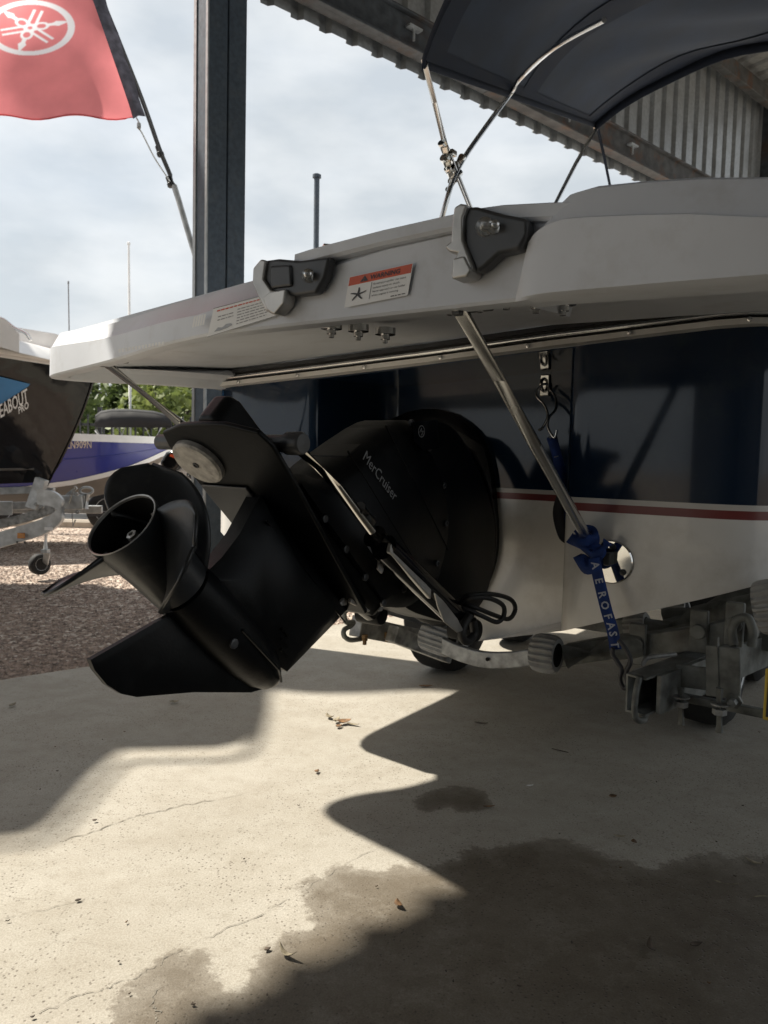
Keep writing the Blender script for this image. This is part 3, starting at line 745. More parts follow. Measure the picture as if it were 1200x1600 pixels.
# fittings on the transom
def eye(u, v, a, parent):
    c = PA(u, v, a)
    o = MB().box(c+A_*.004, S_*.016, A_*.004, UPV*.034).build('transom_eye', M_chrome, parent, bevel=.006)
    ring = [c+A_*(.004+.030*math.sin(R(t)))+UPV*(.020*math.cos(R(t))) for t in range(0, 181, 15)]
    MB().tube(ring, .0055, 10).build('eye_loop', M_chrome, o, smooth=60)
    return o
eye(852, 602, AR+.002, boat); eye(527, 628, AR+.002, boat)
# small grey capacity plate and round maker's badge
P4 = [PA(u, v, AR+.003) for u, v in ((790, 583), (833, 577), (833, 570), (790, 575))]
MB().add(P4, [(0, 1, 2, 3)]).build('hull_plate', M_whiteh, boat, solid=.001)
tp = MB(); tp.tube([PA(420, 600, AR+.012), PA(420, 645, AR+.012)], .012, 8)
# ---- bimini canopy
bim_s0, bim_s1 = -1.72, -.1
def bz(s, a):
    t = (s+.9)/.82; return 2.60+.235*(-2.68-a) + .20*(1-t*t) - .05*math.sin((-2.68-a)*math.pi/.98)**2*(1-t**4)
bz0 = PS(660, 92, bim_s0); bz1 = PS(930, 190, bim_s0)
A0b, A1b = bz0.dot(A_), bz1.dot(A_)
def bz(s, a):
    t = max(-1, min(1, (s+.9)/.82)); q = (a-A0b)/(A1b-A0b); pw = 5-2.6*q
    return bz0.z+(bz1.z-bz0.z)*q + (.42-.20*q)*(1-abs(t)**pw) - .035*math.sin(q*2*math.pi)**2*(1-t*t) + .012*math.sin(9*s+14*a)*(1-t*t)
nu, nv = 26, 26
cs_ = lambda i: .5-.5*math.cos(math.pi*i/nu)
g = [[B(bim_s0+(bim_s1-bim_s0)*cs_(i), A0b+(A1b-A0b)*j/nv, bz(bim_s0+(bim_s1-bim_s0)*cs_(i), A0b+(A1b-A0b)*j/nv)) for i in range(nu+1)] for j in range(nv+1)]
bim = MB().loft(g, closed=False).build('bimini_top', M_navyfab, boat, smooth=60, solid=.002)
def hemline(pts, drop, name):
    lo = [p-UPV*drop for p in pts]; MB().loft([[p+UPV*.004 for p in pts], lo], closed=False).build(name, M_navyhem, bim, smooth=60, solid=.004)
hemline([r[0] for r in g], .035, 'canopy_hem'); hemline(g[-1], .06, 'canopy_hem'); hemline(g[0], .05, 'canopy_hem'); hemline([r[-1] for r in g], .035, 'canopy_hem')
# sewn bands under the canvas
for j0 in (0, 12, nv-2):
    MB().loft([[p-UPV*.008 for p in g[j0]], [p-UPV*.008 for p in g[j0+2]]], closed=False).build('canopy_band', M_navyhem, bim, smooth=60)
MB().loft([[r[0]-UPV*.007 for r in g], [r[2]-UPV*.007 for r in g]], closed=False).build('canopy_band', M_navyhem, bim, smooth=60)
PB = lambda u, v, s=-1.72: PS(u, v, s)
jm = 13
bowp = [PB(690, 342), PB(715, 265), PB(757, 200), PB(800, 141)]
arch = [g[jm][i]-UPV*.022 for i in (3, 5, 7, 9, 11)]
mainbow = catmull([B(-2.06, -3.05, 1.30), PB(690, 342), PB(715, 265), PB(760, 197), PB(798, 146), D(815, 120, bowp[-1].dot(CF)*.97-.02), D(868, 73, 3.35), D(944, 31, 3.0)], 5)
MB().tube(mainbow, .0115, 12).build('canopy_pole', M_steel, bim, smooth=60)
MB().tube([PB(662, 92), PB(695, 225), PB(745, 350), B(-2.06, -3.42, 1.31)], .0115, 12).build('canopy_pole', M_steel, bim, smooth=60)
MB().tube([PB(934, 196), PB(900, 255), PB(866, 322), B(-2.06, -3.85, 1.33)], .0115, 12).build('canopy_pole', M_steel, bim, smooth=60)
MB().tube([PB(934, 200), PB(944, 245), PB(955, 300), B(-2.04, -4.9, 1.38)], .009, 8).build('canopy_strap', M_navyhem, bim)
def clamp(u0, v0, u1, v1, r): MB().tube([PB(u0, v0), PB(u1, v1)], r, 10).build('pole_clamp', M_chrome, bim, smooth=40)
clamp(690, 222, 699, 240, .019); clamp(694, 245, 704, 262, .022); clamp(699, 262, 708, 278, .017); clamp(712, 258, 722, 246, .018); clamp(705, 284, 718, 270, .017); clamp(701, 297, 709, 282, .016); clamp(931, 200, 936, 190, .016)
MB().box(PB(704, 240)+S_*.01, A_*.02, UPV*.012, S_*.012).build('pole_hinge', M_chrome, bim, bevel=.004)
# small grab cleat on the far deck edge
MB().tube([PA(502, 392, -1.9), PA(508, 384, -1.9), PA(524, 386, -1.9)], .008, 8).build('deck_cleat', M_steel, boat)

# ---- sterndrive, tilted up
SD = -1.08
XA = A_*.727+UPV*.686; YA = -A_*.686+UPV*.727
G0 = B(SD, -.80, .878)
def L(x, y, w=0.0): return G0+XA*x+YA*y+S_*w
drive = MB()
leg = [(-.185, .03), (-.20, .09), (-.205, .15), (-.195, .245), (-.40, .245), (-.595, .245), (-.575, .19), (-.545, .11), (-.515, .03), (-.35, .0)]
drive.puff([L(x, y) for x, y in leg], S_, .048, .03, .05)
drive.lathe(L(-.17, 0), -XA, [(0, .050), (.004, .056), (.06, .0605), (.14, .0605), (.22, .057), (.28, .047), (.32, .031), (.342, .014), (.347, .003)], 36)
drv = drive.build('sterndrive', M_black, boat, smooth=50, label='black stern drive leg tilted up behind the transom')
sk = [(-.19, -.045), (-.165, -.085), (-.10, -.200), (-.118, -.208), (-.155, -.214), (-.19, -.211), (-.222, -.199), (-.33, -.128), (-.464, -.052), (-.50, -.02), (-.35, -.03)]
MB().puff([L(x, y) for x, y in sk], S_, .0085, .003, .012).build('skeg', M_black, drv, smooth=40)
MB().tube([L(-.50, .0, .03), L(-.44, .0, .062), L(-.30, 0, .0625)], .003, 6).build('gearcase_rib', M_black, drv)
for k in range(3):
    MB().tube([L(-.455+k*.013, .036+.016*k, .051), L(-.425+k*.013, .036+.016*k, .054)], .0035, 6).build('water_slot', M_dark, drv)
# anti-ventilation plate
av = [(-.60, .07), (-.40, .095), (-.20, .125), (-.06, .14), (-.025, .128), (-.005, .06), (-.002, 0), (-.005, -.06), (-.025, -.128), (-.06, -.14), (-.20, -.142), (-.40, -.14), (-.60, -.11)]
avp = MB().prism([L(x, .243, w) for x, w in av], YA*.011).build('ventilation_plate', M_black, drv, bevel=.004)
MB().prism([L(x, .2545, w) for x, w in [(-.3, .05), (-.02, .036), (.0, .02), (.0, -.02), (-.02, -.036), (-.3, -.05)]], YA*.07).build('exhaust_cover', M_black, drv, bevel=.012, seg=3)
AN = L(-.098, .2425, -.078)
an = MB().lathe(AN, -YA, [(0, .0555), (.010, .0555), (.014, .051), (.014, .0)], 40).build('anode_disc', M_anode, avp, smooth=35)
MB().lathe(AN-YA*.0125, -YA, [(0, .007), (.004, .007), (.004, .004), (.001, .004)], 6).build('anode_screw', M_plast, avp)
MB().prism([L(x, .2425, w) for x, w in [(-.17, -.13), (-.17, .0), (-.30, .0), (-.32, -.06), (-.30, -.13)]], -YA*.006).build('lit_underside', M_plast, avp, bevel=.003)  # lighter plate stands in for light falling on the underside
# upper housing
up = [(-.20, .255), (-.215, .32), (-.275, .36), (-.292, .425), (-.385, .648), (-.46, .70), (-.60, .70), (-.74, .63), (-.80, .50), (-.76, .38), (-.655, .30), (-.60, .255)]
uh = MB().puff(catmull([L(x, y) for x, y in up], 4, True), S_, .088, .03, .035).build('upper_housing', M_black, drv, smooth=50)
MB().puff([L(x, y) for x, y in [(-.30, .452), (-.375, .632), (-.41, .64), (-.40, .56), (-.335, .44)]], S_, .062, .01, .004).build('rear_cover', M_black, drv, bevel=.004)
MB().puff([L(x, y) for x, y in [(-.43, .69), (-.55, .73), (-.64, .71), (-.70, .66), (-.52, .66)]], S_, .06, .02, .02).build('top_cap', M_black, drv, smooth=50)
for k in range(4): MB().lathe(L(-.31-.1*k, .285, .088), S_, [(0, .009), (.006, .009), (.007, .006)], 8).build('housing_bolt', M_plast, drv)
for x0, y0, x1, y1 in ((-.27, .44, -.72, .44), (-.33, .58, -.76, .56), (-.22, .20, -.575, .20)):
    MB().tube([L(x0, y0, .087 if y0 > .3 else .046), L(x1, y1, .087 if y0 > .3 else .046)], .0022, 6).build('casting_seam', M_blackg, drv)
for x0, y0 in ((-.40, .66), (-.50, .675), (-.62, .66), (-.70, .60), (-.74, .50), (-.66, .36)):
    MB().lathe(L(x0, y0, .084), S_, [(0, .0085), (.008, .0085), (.009, .005), (.006, .004)], 8).build('housing_bolt', M_plast, drv)
for q_ in (0.2, .4, .6, .8):
    c_ = L(-.70, .46).lerp(L(-.79, .52), q_); MB().lathe(c_, L(-.79, .52)-L(-.70, .46), [(-.008, .074), (0, .084), (.008, .074)], 24, cap=False).build('bellows_ring', M_rubber, drv, smooth=60)
MB().prism([L(x, y, .0885) for x, y in ((-.46, .34), (-.52, .34), (-.52, .365), (-.46, .365))], S_*.0008).build('serial_plate', M_silverink, drv)
MB().lathe(L(-.30, -.03, .060), S_, [(0, .010), (.004, .010), (.005, .006)], 8).build('drain_plug', M_plast, drv)
# lettering runs along the housing
xt = (PS(621, 776, SD+.092)-PS(569, 705, SD+.092)); xl = xt.length; xt.normalize(); yt = xt.cross(-S_).normalized()
if yt.z < 0: yt = -yt
write('MerCruiser', PS(566, 716, SD+.092), xt, yt, xl/4.6*.93, M_silverink, drv, 'lettering', bold=0)
# bell housing, gimbal ring and transom shield
MB().puff(catmull([PS(u, v, SD-.03) for u, v in [(560, 800), (600, 690), (655, 660), (700, 700), (735, 800), (730, 900), (700, 965), (640, 960), (585, 925)]], 5, True), S_, .105, .04, .05).build('bell_housing', M_black, drv, smooth=50)
sh = [(690, 640), (745, 672), (768, 720), (777, 790), (779, 850), (772, 890), (758, 922), (742, 950), (722, 985), (690, 978), (610, 930), (560, 860), (560, 720), (620, 655)]
shp = catmull([PA(u, v, AR+.004) for u, v in sh], 3, True)
MB().puff(shp, A_, .05, .02, .03).build('transom_shield', M_blackg, drv, smooth=50)
gp = catmull([PA(u, v, AR+.16) for u, v in [(690, 690), (740, 740), (762, 830), (748, 905), (705, 962), (650, 950), (600, 880), (610, 740)]], 4, True)
MB().tube(gp+[gp[0], gp[1]], .030, 10, cap=False).build('gimbal_ring', M_black, drv, smooth=60)
MB().tube([L(-.70, .46), L(-.79, .52), B(SD-.16, AR+.1, .80)], [.075, .075, .07], 20).build('exhaust_bellows', M_rubber, drv, smooth=60)
# pale zinc blocks and plates low on the gimbal
def plate(px, w, t, name, mt, par=drv): return MB().prism([PS(u, v, SD+w) for u, v in px], S_*t).build(name, mt, par, bevel=.003)
zb_ = plate([(553, 906), (562, 904), (594, 944), (592, 954), (570, 955), (542, 941), (546, 922)], .05, .012, 'zinc_plate', M_anode)
MB().lathe(PS(562, 932, SD+.063), S_, [(0, .006), (.002, .006), (.002, .001)], 12).build('plate_hole', M_dark, zb_)
plate([(586, 858), (600, 860), (595, 878), (597, 890), (594, 897), (587, 889), (589, 878)], .13, .006, 'zinc_plate', M_anode)
plate([(520, 948), (536, 930), (540, 912), (537, 945)], .03, .01, 'zinc_plate', M_anode)
# trim cylinders: rod, polished barrel, pivot pins
def trim(w):
    P_ = lambda u, v: PS(u, v, SD+.15)+S_*(w-.15)
    o = MB().tube([P_(585, 838), P_(600, 855), P_(728, 978)], [.026, .030, .030], 24).build('trim_cylinder', M_blackg, drv, smooth=50)
    MB().tube([P_(470, 704), P_(525, 757), P_(590, 842)], .0105, 14).build('trim_rod', M_chrome, o, smooth=60)
    MB().tube([P_(560, 794), P_(578, 815)], .016, 14).build('rod_seal', M_plast, o, smooth=60)
    MB().lathe(P_(462, 693)-S_*.075, S_, [(0, .016), (.055, .016), (.056, .021), (.088, .0215), (.094, .018), (.095, 0)], 24).build('pivot_pin', M_plast, o, smooth=40)
    MB().lathe(P_(733, 984)-S_*.05, S_, [(0, .03), (.07, .03), (.076, .026), (.078, 0)], 20).build('pivot_end', M_black, o, smooth=40)
    return o
tr1 = trim(.15); trim(-.15)
pr_ = MB(); q0, q1 = PS(607, 852, SD+.185), PS(640, 890, SD+.185)
MB().box(PS(640, 893, SD+.172), (PS(672, 930, SD+.172)-PS(608, 857, SD+.172))/2, S_*.006, UPV*.012).build('barrel_highlight', M_cast, tr1, bevel=.003)  # pale strip stands in for the glossy reflection along the barrel
MB().prism([PS(u, v, SD+.19) for u, v in [(676, 925), (690, 938), (712, 966), (722, 985), (712, 988), (692, 972), (682, 948)]], S_*.006).build('cylinder_end_plate', M_cast, tr1, bevel=.003)
MB().tube(catmull([PS(u, v, SD+.19) for u, v in [(735, 960), (724, 978), (722, 995), (730, 1002), (741, 990), (738, 968)]], 5), .011, 10).build('cylinder_fitting', M_rubber, tr1, smooth=60)
# hydraulic hoses looped beside the drive
h1 = [(706, 945, .12), (730, 932, .17), (765, 928, .2), (797, 936, .21), (805, 952, .21), (795, 967, .21), (772, 961, .2), (740, 948, .18), (722, 942, .15)]
MB().tube(catmull([PS(u, v, SD+w) for u, v, w in h1], 5), .0062, 10).build('trim_hose', M_rubber, drv, smooth=60)
h2 = [(708, 950, .12), (730, 936, .19), (760, 934, .22), (785, 945, .23), (787, 962, .23), (776, 972, .22), (752, 962, .2), (722, 950, .16), (712, 955, .13)]
MB().tube(catmull([PS(u, v, SD+w) for u, v, w in h2], 5), .0062, 10).build('trim_hose', M_rubber, drv, smooth=60)
# round badge on the housing flank
bc = PS(657, 674, SD+.10)
bd = MB().prism([PS(u, v, SD+.096) for u, v in ((642, 660), (682, 656), (684, 700), (660, 704), (646, 690))], S_*.003).build('badge', M_blackg, drv)
rg = [[bc+XA*(r*math.cos(R(t)))+YA*(r*math.sin(R(t)))+S_*.003 for t in range(0, 360, 15)] for r in (.0125, .0145)]
MB().loft(rg, closed=True, cap=False).build('badge_ring', M_silverink, bd)
write('M', bc+S_*.003-xt*.007-yt*.007, xt, yt, .02, M_silverink, bd, 'badge_letter')

# ---- propeller: hollow flared hub, three broad blades
ph = MB()
prof = [(0.002, .0665), (-.004, .0668), (-.03, .0635), (-.09, .0585), (-.165, .0565), (-.168, .050), (-.168, .02)]
ph.lathe(L(0, 0), XA, prof, 48, cap=False)
prop = ph.build('propeller', M_prop, drv, smooth=40)
MB().lathe(L(0, 0), XA, [(0.002, .0665), (.0035, .0655), (.0025, .0635), (-.002, .063)], 48, cap=False).build('hub_rim', M_edge, prop, smooth=40)
MB().lathe(L(0, 0), XA, [(-.002, .063), (-.05, .058), (-.10, .055), (-.125, .0545), (-.125, .0)], 40, cap=False).build('hub_bore', M_dark, prop, smooth=40)
MB().lathe(L(-.12, 0), XA, [(0, .030), (.03, .026), (.045, .024), (.046, .0)], 24).build('inner_hub', M_prop, prop, smooth=40)
for k in range(3):
    a = R(30+120*k); d = YA*math.cos(a)+S_*math.sin(a)
    MB().bar(L(-.085, 0)+d*.022, L(-.085, 0)+d*.057, .008, .07, XA).build('hub_rib', M_prop, prop)
MB().lathe(L(-.072, 0), XA, [(0, .020), (.006, .020), (.006, .015), (.024, .0145), (.0245, .010), (.048, .010), (.049, .005), (.041, .004)], 6).build('prop_nut', M_edge, prop)
for a in (80, 200, 320):
    d = YA*math.cos(R(a))+S_*math.sin(R(a)); MB().bar(L(-.075, 0)+d*.016, L(-.06, 0)+d*.038, .006, .014, XA).build('lock_tab', M_edge, prop)
def blade(phi0, name='propeller_blade'):
    nr, nc = 14, 14; rows = []
    for i in range(nr+1):
        t = i/nr; r = .054+.117*t
        half = 1.02*math.sqrt(max(0.0, 1-((t-.36)/.66)**2))*(.062+.035*t)/r if t < .999 else .02
        row = []
        for j in range(nc+1):
            c = -1+2*j/nc; ph_ = phi0-R(15)*t+half*c
            x = -.088-.085*(ph_-phi0)*1.0 + .045*t + .006*c*c*t
            row.append(L(0, 0)+XA*x+(YA*math.cos(ph_)+S_*math.sin(ph_))*r)
        rows.append(row)
    return MB().loft(rows, closed=False).build(name, M_prop, prop, smooth=60, solid=.0055)
for k in range(3): blade(R(229+120*k))

# ================================================================== BOAT TRAILER under the motorboat
tl = thing('boat_trailer', B(SC, -3.4, 0), 'galvanised roller boat trailer carrying the navy motorboat', 'boat trailer')
def roller(px0, px1, a, rad, name='keel_roller'):
    c0, c1 = PA(*px0, a), PA(*px1, a); ax = (c1-c0).normalized(); ln = (c1-c0).length; x, y = frame(ax); nseg = 72
    rings = []
    for t, k in ((0, .86), (.004, .95), (.012, 1), (ln*.5, 1.02), (ln-.012, 1), (ln-.004, .95), (ln, .86)):
        rings.append([c0+ax*t+(x*math.cos(2*math.pi*j/nseg)+y*math.sin(2*math.pi*j/nseg))*rad*k*(1.0 if (j % 4) in (0, 1) or k < .9 else .84) for j in range(nseg)])
    inner = []
    for t, k in ((ln-.001, .62), (ln*.55, .60), (ln*.54, .05)): inner.append([c0+ax*t+(x*math.cos(2*math.pi*j/nseg)+y*math.sin(2*math.pi*j/nseg))*rad*k for j in range(nseg)])
    mb = MB(); mb.loft(rings, True, False); mb.loft([rings[-1], inner[0]], True, False)
    mb.add(rings[0], [tuple(range(nseg))])
    o = mb.build(name, M_roller, tl, smooth=14)
    MB().loft(inner, True, True).build('roller_bore', M_dark, o, smooth=40)
    MB().lathe(c0+ax*(ln*.54), ax, [(0, rad*.30), (ln*.36, rad*.26), (ln*.36, .0)], 14).build('roller_axle', M_galv, o, smooth=40)
    return o
roller((664, 990), (706, 1004), -2.26, .055)
roller((835, 1018), (872, 1024), -1.98, .053)
roller((980, 982), (1012, 980), -2.30, .050)
roller((1182, 950), (1236, 944), -1.94, .062)
roller((1050, 955), (1075, 953), -2.62, .045)
# curved cross member and arms
def flatbar(px, a, h, t, name, mt=M_galv):
    pts = catmull([PA(u, v, a if not isinstance(a, (list, tuple)) else a[i]) for i, (u, v) in enumerate(px)], 5)
    rings = []
    for p in pts: rings.append([p+UPV*h/2+A_*t/2, p-UPV*h/2+A_*t/2, p-UPV*h/2-A_*t/2, p+UPV*h/2-A_*t/2])
    return MB().loft(rings).build(name, mt, tl, bevel=.004)
cv = flatbar([(692, 1008), (718, 1020), (755, 1030), (795, 1031), (835, 1026)], -2.18, .052, .022, 'roller_arm')
MB().lathe(PA(762, 1030, -2.165), A_, [(0, .0065), (.003, .0065), (.003, 0)], 10).build('arm_hole', M_dark, cv)
flatbar([(880, 1024), (950, 1012), (1060, 1000), (1185, 978)], -2.08, .062, .05, 'swing_beam', M_galvd)
MB().tube([PA(884, 1026, -1.99), PA(960, 1012, -2.02), PA(1000, 1008, -2.05)], .033, 20).build('pivot_tube', M_galvd, tl, smooth=50)
MB().tube([PA(1010, 985, -2.3), PA(1090, 968, -2.3), PA(1190, 948, -2.25)], .040, 18).build('pivot_tube', M_galvd, tl, smooth=50)
MB().tube([PA(1040, 965, -2.5), PA(1140, 940, -2.5), PA(1260, 920, -2.5)], .035, 18).build('pivot_tube', M_galvd, tl, smooth=50)
for u, v, a in ((996, 1006, -2.04), (1092, 986, -2.05), (1148, 975, -2.04)):
    c = PA(u, v, a); mb = MB()
    mb.box(c, S_*.022, A_*.008, UPV*.055); mb.lathe(c+A_*.008, A_, [(0, .02), (.01, .02), (.01, .0)], 10)
    mb.build('arm_bracket', M_galvd, tl, bevel=.004)
MB().tube(catmull([PA(u, v, -2.0) for u, v in [(1148, 1010), (1144, 985), (1152, 968), (1168, 966), (1176, 985), (1174, 1010)]], 5), .011, 8).build('u_bolt', M_galvd, tl, smooth=60)
# near end of the main frame member: open channel
c0 = PA(993, 1086, -1.80); c1 = PA(1158, 1020, -2.35); dirb = (c1-c0).normalized(); sx = dirb.cross(UPV).normalized(); ux = sx.cross(dirb)
hw, hh, tk = .026, .046, .005
prof = [(-hw, -hh), (hw, -hh), (hw, -hh+tk), (-hw+tk, -hh+tk), (-hw+tk, hh-tk), (hw, hh-tk), (hw, hh), (-hw, hh)]
ch = MB().loft([[p+sx*x+ux*y for x, y in prof] for p in (c0, c0+dirb*1.6)]).build('frame_channel', M_galvd, tl)
ch2 = MB().box(c0+dirb*.9+sx*.036, dirb*.86, sx*.005, ux*.046).build('channel_web', M_galvd, ch)
MB().tube(catmull([c0+ux*.05+sx*.01, c0+ux*.01-dirb*.02+sx*.012, c0-ux*.045-dirb*.02+sx*.012, c0-ux*.062+dirb*.02+sx*.012, c0-ux*.05+dirb*.05], 5), .008, 8).build('tie_hook', M_galvd, ch, smooth=60)
MB().bar(PA(1002, 1052, -1.84), PA(1045, 1040, -1.95), .05, .006, UPV).build('channel_cap', M_galv, ch)
MB().tube(catmull([PA(1003, 1040, -1.86), PA(1012, 1028, -1.87), PA(1040, 1024, -1.9), PA(1055, 1022, -1.93)], 4), .006, 8).build('bent_clip', M_galv, ch)
# hanging U bolts with nuts, upright and lower bar
for (u, v0, v1, a) in ((1064, 1075, 1132, -1.88), (1124, 1075, 1144, -1.86), (1108, 1035, 1085, -1.95), (1143, 1030, 1085, -1.95)):
    o = MB().tube([PA(u, v0, a), PA(u, v1, a)], .0085, 10).build('u_bolt_leg', M_galvd, tl, smooth=60)
    MB().lathe(PA(u, v1-28 if v1 > 1100 else v1-8, a), UPV, [(0, .016), (.013, .016)], 6).build('nut', M_galv, o)
    MB().lathe(PA(u, v1-32 if v1 > 1100 else v1-12, a)+UPV*.016, UPV, [(0, .02), (.003, .02)], 14).build('washer', M_galv, o)
flatbar([(1122, 1005), (1124, 1085)], -1.90, .03, .02, 'upright_post', M_galvd)
MB().bar(PA(1130, 1010, -1.9), PA(1130, 1090, -1.9), .075, .012, A_).build('upright_plate', M_galvd, tl, bevel=.003)
MB().bar(PA(1080, 1040, -1.93), PA(1080, 1075, -1.93), .07, .012, A_).build('hanger_plate', M_galvd, tl, bevel=.003)
MB().bar(PA(1050, 1086, -1.93), PA(1230, 1122, -1.93), .02, .02, UPV).build('lower_bar', M_galvd, tl, bevel=.003)
MB().lathe(PA(1148, 1094, -1.9), A_, [(0, .018), (.012, .018), (.012, .01), (.04, .01), (.042, 0)], 6).build('cross_bolt', M_galvd, tl)
flatbar([(1185, 998), (1260, 1015)], -2.4, .05, .05, 'side_member', M_galvd)
# port side member and bolts seen below the drive
MB().bar(PS(556, 978, -1.62), PS(652, 1000, -1.62)-A_*.02, .05, .075, UPV).build('side_member', M_galv, tl, bevel=.004)
MB().bar(PS(612, 990, -1.55), PS(700, 1024, -1.5), .05, .06, UPV).build('cross_member', M_galv, tl, bevel=.004)
ub = MB().tube(catmull([PS(u, v, -1.6) for u, v in [(546, 950), (538, 958), (541, 972), (552, 972), (548, 978), (538, 984), (538, 994), (548, 1000), (566, 998)]], 5), .009, 8).build('u_bolt', M_galvd, tl, smooth=60)
for u, v in ((570, 1000), (605, 996)): MB().lathe(PS(u, v-8, -1.58), -UPV, [(0, .012), (.02, .012), (.021, .008), (.035, .008)], 6).build('nut', M_rustb, ub)
# wheels and the long frame under the hull
def tyre(c, ax, rad, wd, parent, name='wheel', mt=M_rubbert):
    o = MB().lathe(V(c)-ax*wd/2, ax, [(0, rad*.62), (wd*.04, rad*.9), (wd*.16, rad*.985), (wd*.5, rad), (wd*.84, rad*.985), (wd*.96, rad*.9), (wd, rad*.62)], 40).build(name, mt, parent, smooth=40)
    MB().lathe(V(c)-ax*wd*.52, ax, [(0, rad*.6), (wd*.15, rad*.55), (wd*.3, rad*.3), (wd*.85, rad*.3), (wd*1.04, rad*.6)], 24, cap=False).build('rim', M_galvl, o, smooth=40)
    return o
wc = PZ(700, 1044, 0); ws = wc.dot(S_); wa = wc.dot(A_)
for s in (ws, 2*SC-ws):
    for da in (0, -.75): tyre(B(s, wa+da, .30), S_, .30, .19, tl)
for s in (SC-.62, SC+.62): MB().bar(B(s, -2.75, .40), B(s, -6.6, .40), .05, .10, UPV).build('frame_rail', M_galvd, tl, bevel=.004)
for a in (-3.0, -4.4, -5.6): MB().bar(B(SC-.7, a, .36), B(SC+.7, a, .36), .06, .06, UPV).build('cross_member', M_galvd, tl, bevel=.004)
MB().bar(B(SC, -6.4, .40), B(SC, -8.2, .42), .08, .10, UPV).build('drawbar', M_galvd, tl)
npl = MB().box(PA(1227, 1090, -1.86), S_*.042, A_*.003, UPV*.058).build('number_plate', M_yellow, tl, bevel=.004)
MB().box(PA(1227, 1090, -1.853), S_*.036, A_*.002, UPV*.050).build('plate_face', M_ink, npl)

# ================================================================== TIE-DOWN STRAP
strap = thing('tie_down_strap', PA(940, 940, -1.9), 'blue printed webbing strap tied from transom eye round the strut to the trailer', 'strap')
def ribbon(path, wd, name, mt, nrm=None, tw=0.0, th=.0016):
    path = catmull(path, 6); l, r = [], []
    for i, p in enumerate(path):
        t = (path[min(i+1, len(path)-1)]-path[max(i-1, 0)]).normalized()
        side_ = t.cross((CPOS-p).normalized()).normalized() if nrm is None else t.cross(nrm).normalized()
        side_ = Matrix.Rotation(tw*math.sin(i*.35), 3, t) @ side_
        l.append(p+side_*wd/2); r.append(p-side_*wd/2)
    return MB().loft([l, [(a+b)/2 for a, b in zip(l, r)], r], closed=False).build(name, mt, strap, solid=th, smooth=60)
SA = AQ+.02
sl1 = [PA(u, v, a) for u, v, a in [(862, 682, AR+.10), (872, 720, AR+.14), (879, 760, AR+.20), (877, 800, AR+.24), (882, 838, -2.0)]]
ribbon(sl1, .032, 'webbing', M_strap, tw=.5)
ribbon([PA(u, v, a) for u, v, a in [(880, 770, -2.05), (872, 800, -2.03), (880, 835, -2.0), (890, 842, -1.97)]], .03, 'webbing', M_ink, tw=.3)
for a0 in range(3):
    c = BS.lerp(TS, .01+.016*a0); d = (TS-BS).normalized(); x, y = frame(d)
    ribbon([c+(x*math.cos(R(t))+y*math.sin(R(t)))*(.017+.002*a0)+d*(.006*math.sin(R(t+90*a0))) for t in range(0, 361, 40)], .024, 'webbing_wrap', M_strap, nrm=d.cross(x) if False else None, tw=.4)
ribbon([PA(u, v, a) for u, v, a in [(890, 840, -1.93), (905, 850, -1.90), (925, 852, -1.89), (938, 862, -1.89), (922, 880, -1.885), (908, 872, -1.89)]], .030, 'webbing_knot', M_strap, tw=.9)
ribbon([PA(u, v, a) for u, v, a in [(905, 845, -1.90), (925, 868, -1.88), (940, 858, -1.88), (950, 846, -1.885)]], .026, 'webbing_knot', M_strap, tw=1.1)
ribbon([PA(u, v, a) for u, v, a in [(902, 868, -1.89), (915, 890, -1.88), (930, 886, -1.875)]], .024, 'webbing_knot', M_strap, tw=.6)
dn = [PA(u, v, a) for u, v, a in [(928, 872, -1.875), (938, 915, -1.865), (948, 955, -1.855), (957, 985, -1.845), (962, 1015, -1.84)]]
ribbon(dn, .028, 'webbing', M_strap, tw=.12)
# printed letters run down the webbing
dnc = catmull(dn, 12)
def letters(path, txt, size, f0, f1):
    n = len(path)
    for i, chh in enumerate(txt):
        k = f0+(f1-f0)*i/max(1, len(txt)-1); j = int(k*(n-2)); p = path[j]; t = (path[j+1]-path[j]).normalized(); vw = (CPOS-p).normalized()
        up_ = vw.cross(t).normalized(); up_ = -up_ if up_.dot(CR) < 0 else up_
        vs, fs = glyphs(chh, size, .0006, 'CENTER')
        MB().add([p+vw*.0035+t*v.x+up_*(v.y-size*.35) for v in vs], fs).build('lettering', M_strapw, strap)
letters(dnc, 'AEROFAST', .026, .10, .95)
letters(catmull(sl1, 12), 'ST', .024, .02, .22)
# wire hooks at both ends
MB().tube(catmull([PA(u, v, a) for u, v, a in [(856, 600, AR+.035), (846, 602, AR+.05), (838, 618, AR+.06), (850, 632, AR+.07), (856, 650, AR+.08), (848, 668, AR+.09), (842, 672, AR+.1)]], 6), .0042, 8).build('wire_hook', M_steel, strap, smooth=60)
MB().tube(catmull([PA(u, v, a) for u, v, a in [(858, 606, AR+.035), (868, 622, AR+.05), (868, 640, AR+.07), (858, 652, AR+.09), (856, 668, AR+.10), (866, 684, AR+.11), (870, 672, AR+.11)]], 6), .0042, 8).build('wire_hook', M_steel, strap, smooth=60)
MB().tube(catmull([PA(u, v, -1.83) for u, v in [(958, 1012), (957, 1022), (966, 1036), (971, 1046), (969, 1062), (975, 1075), (981, 1070), (978, 1052), (985, 1034), (981, 1020), (972, 1006), (966, 1000)]], 6), .0058, 8).build('wire_hook', M_ink, strap, smooth=60)

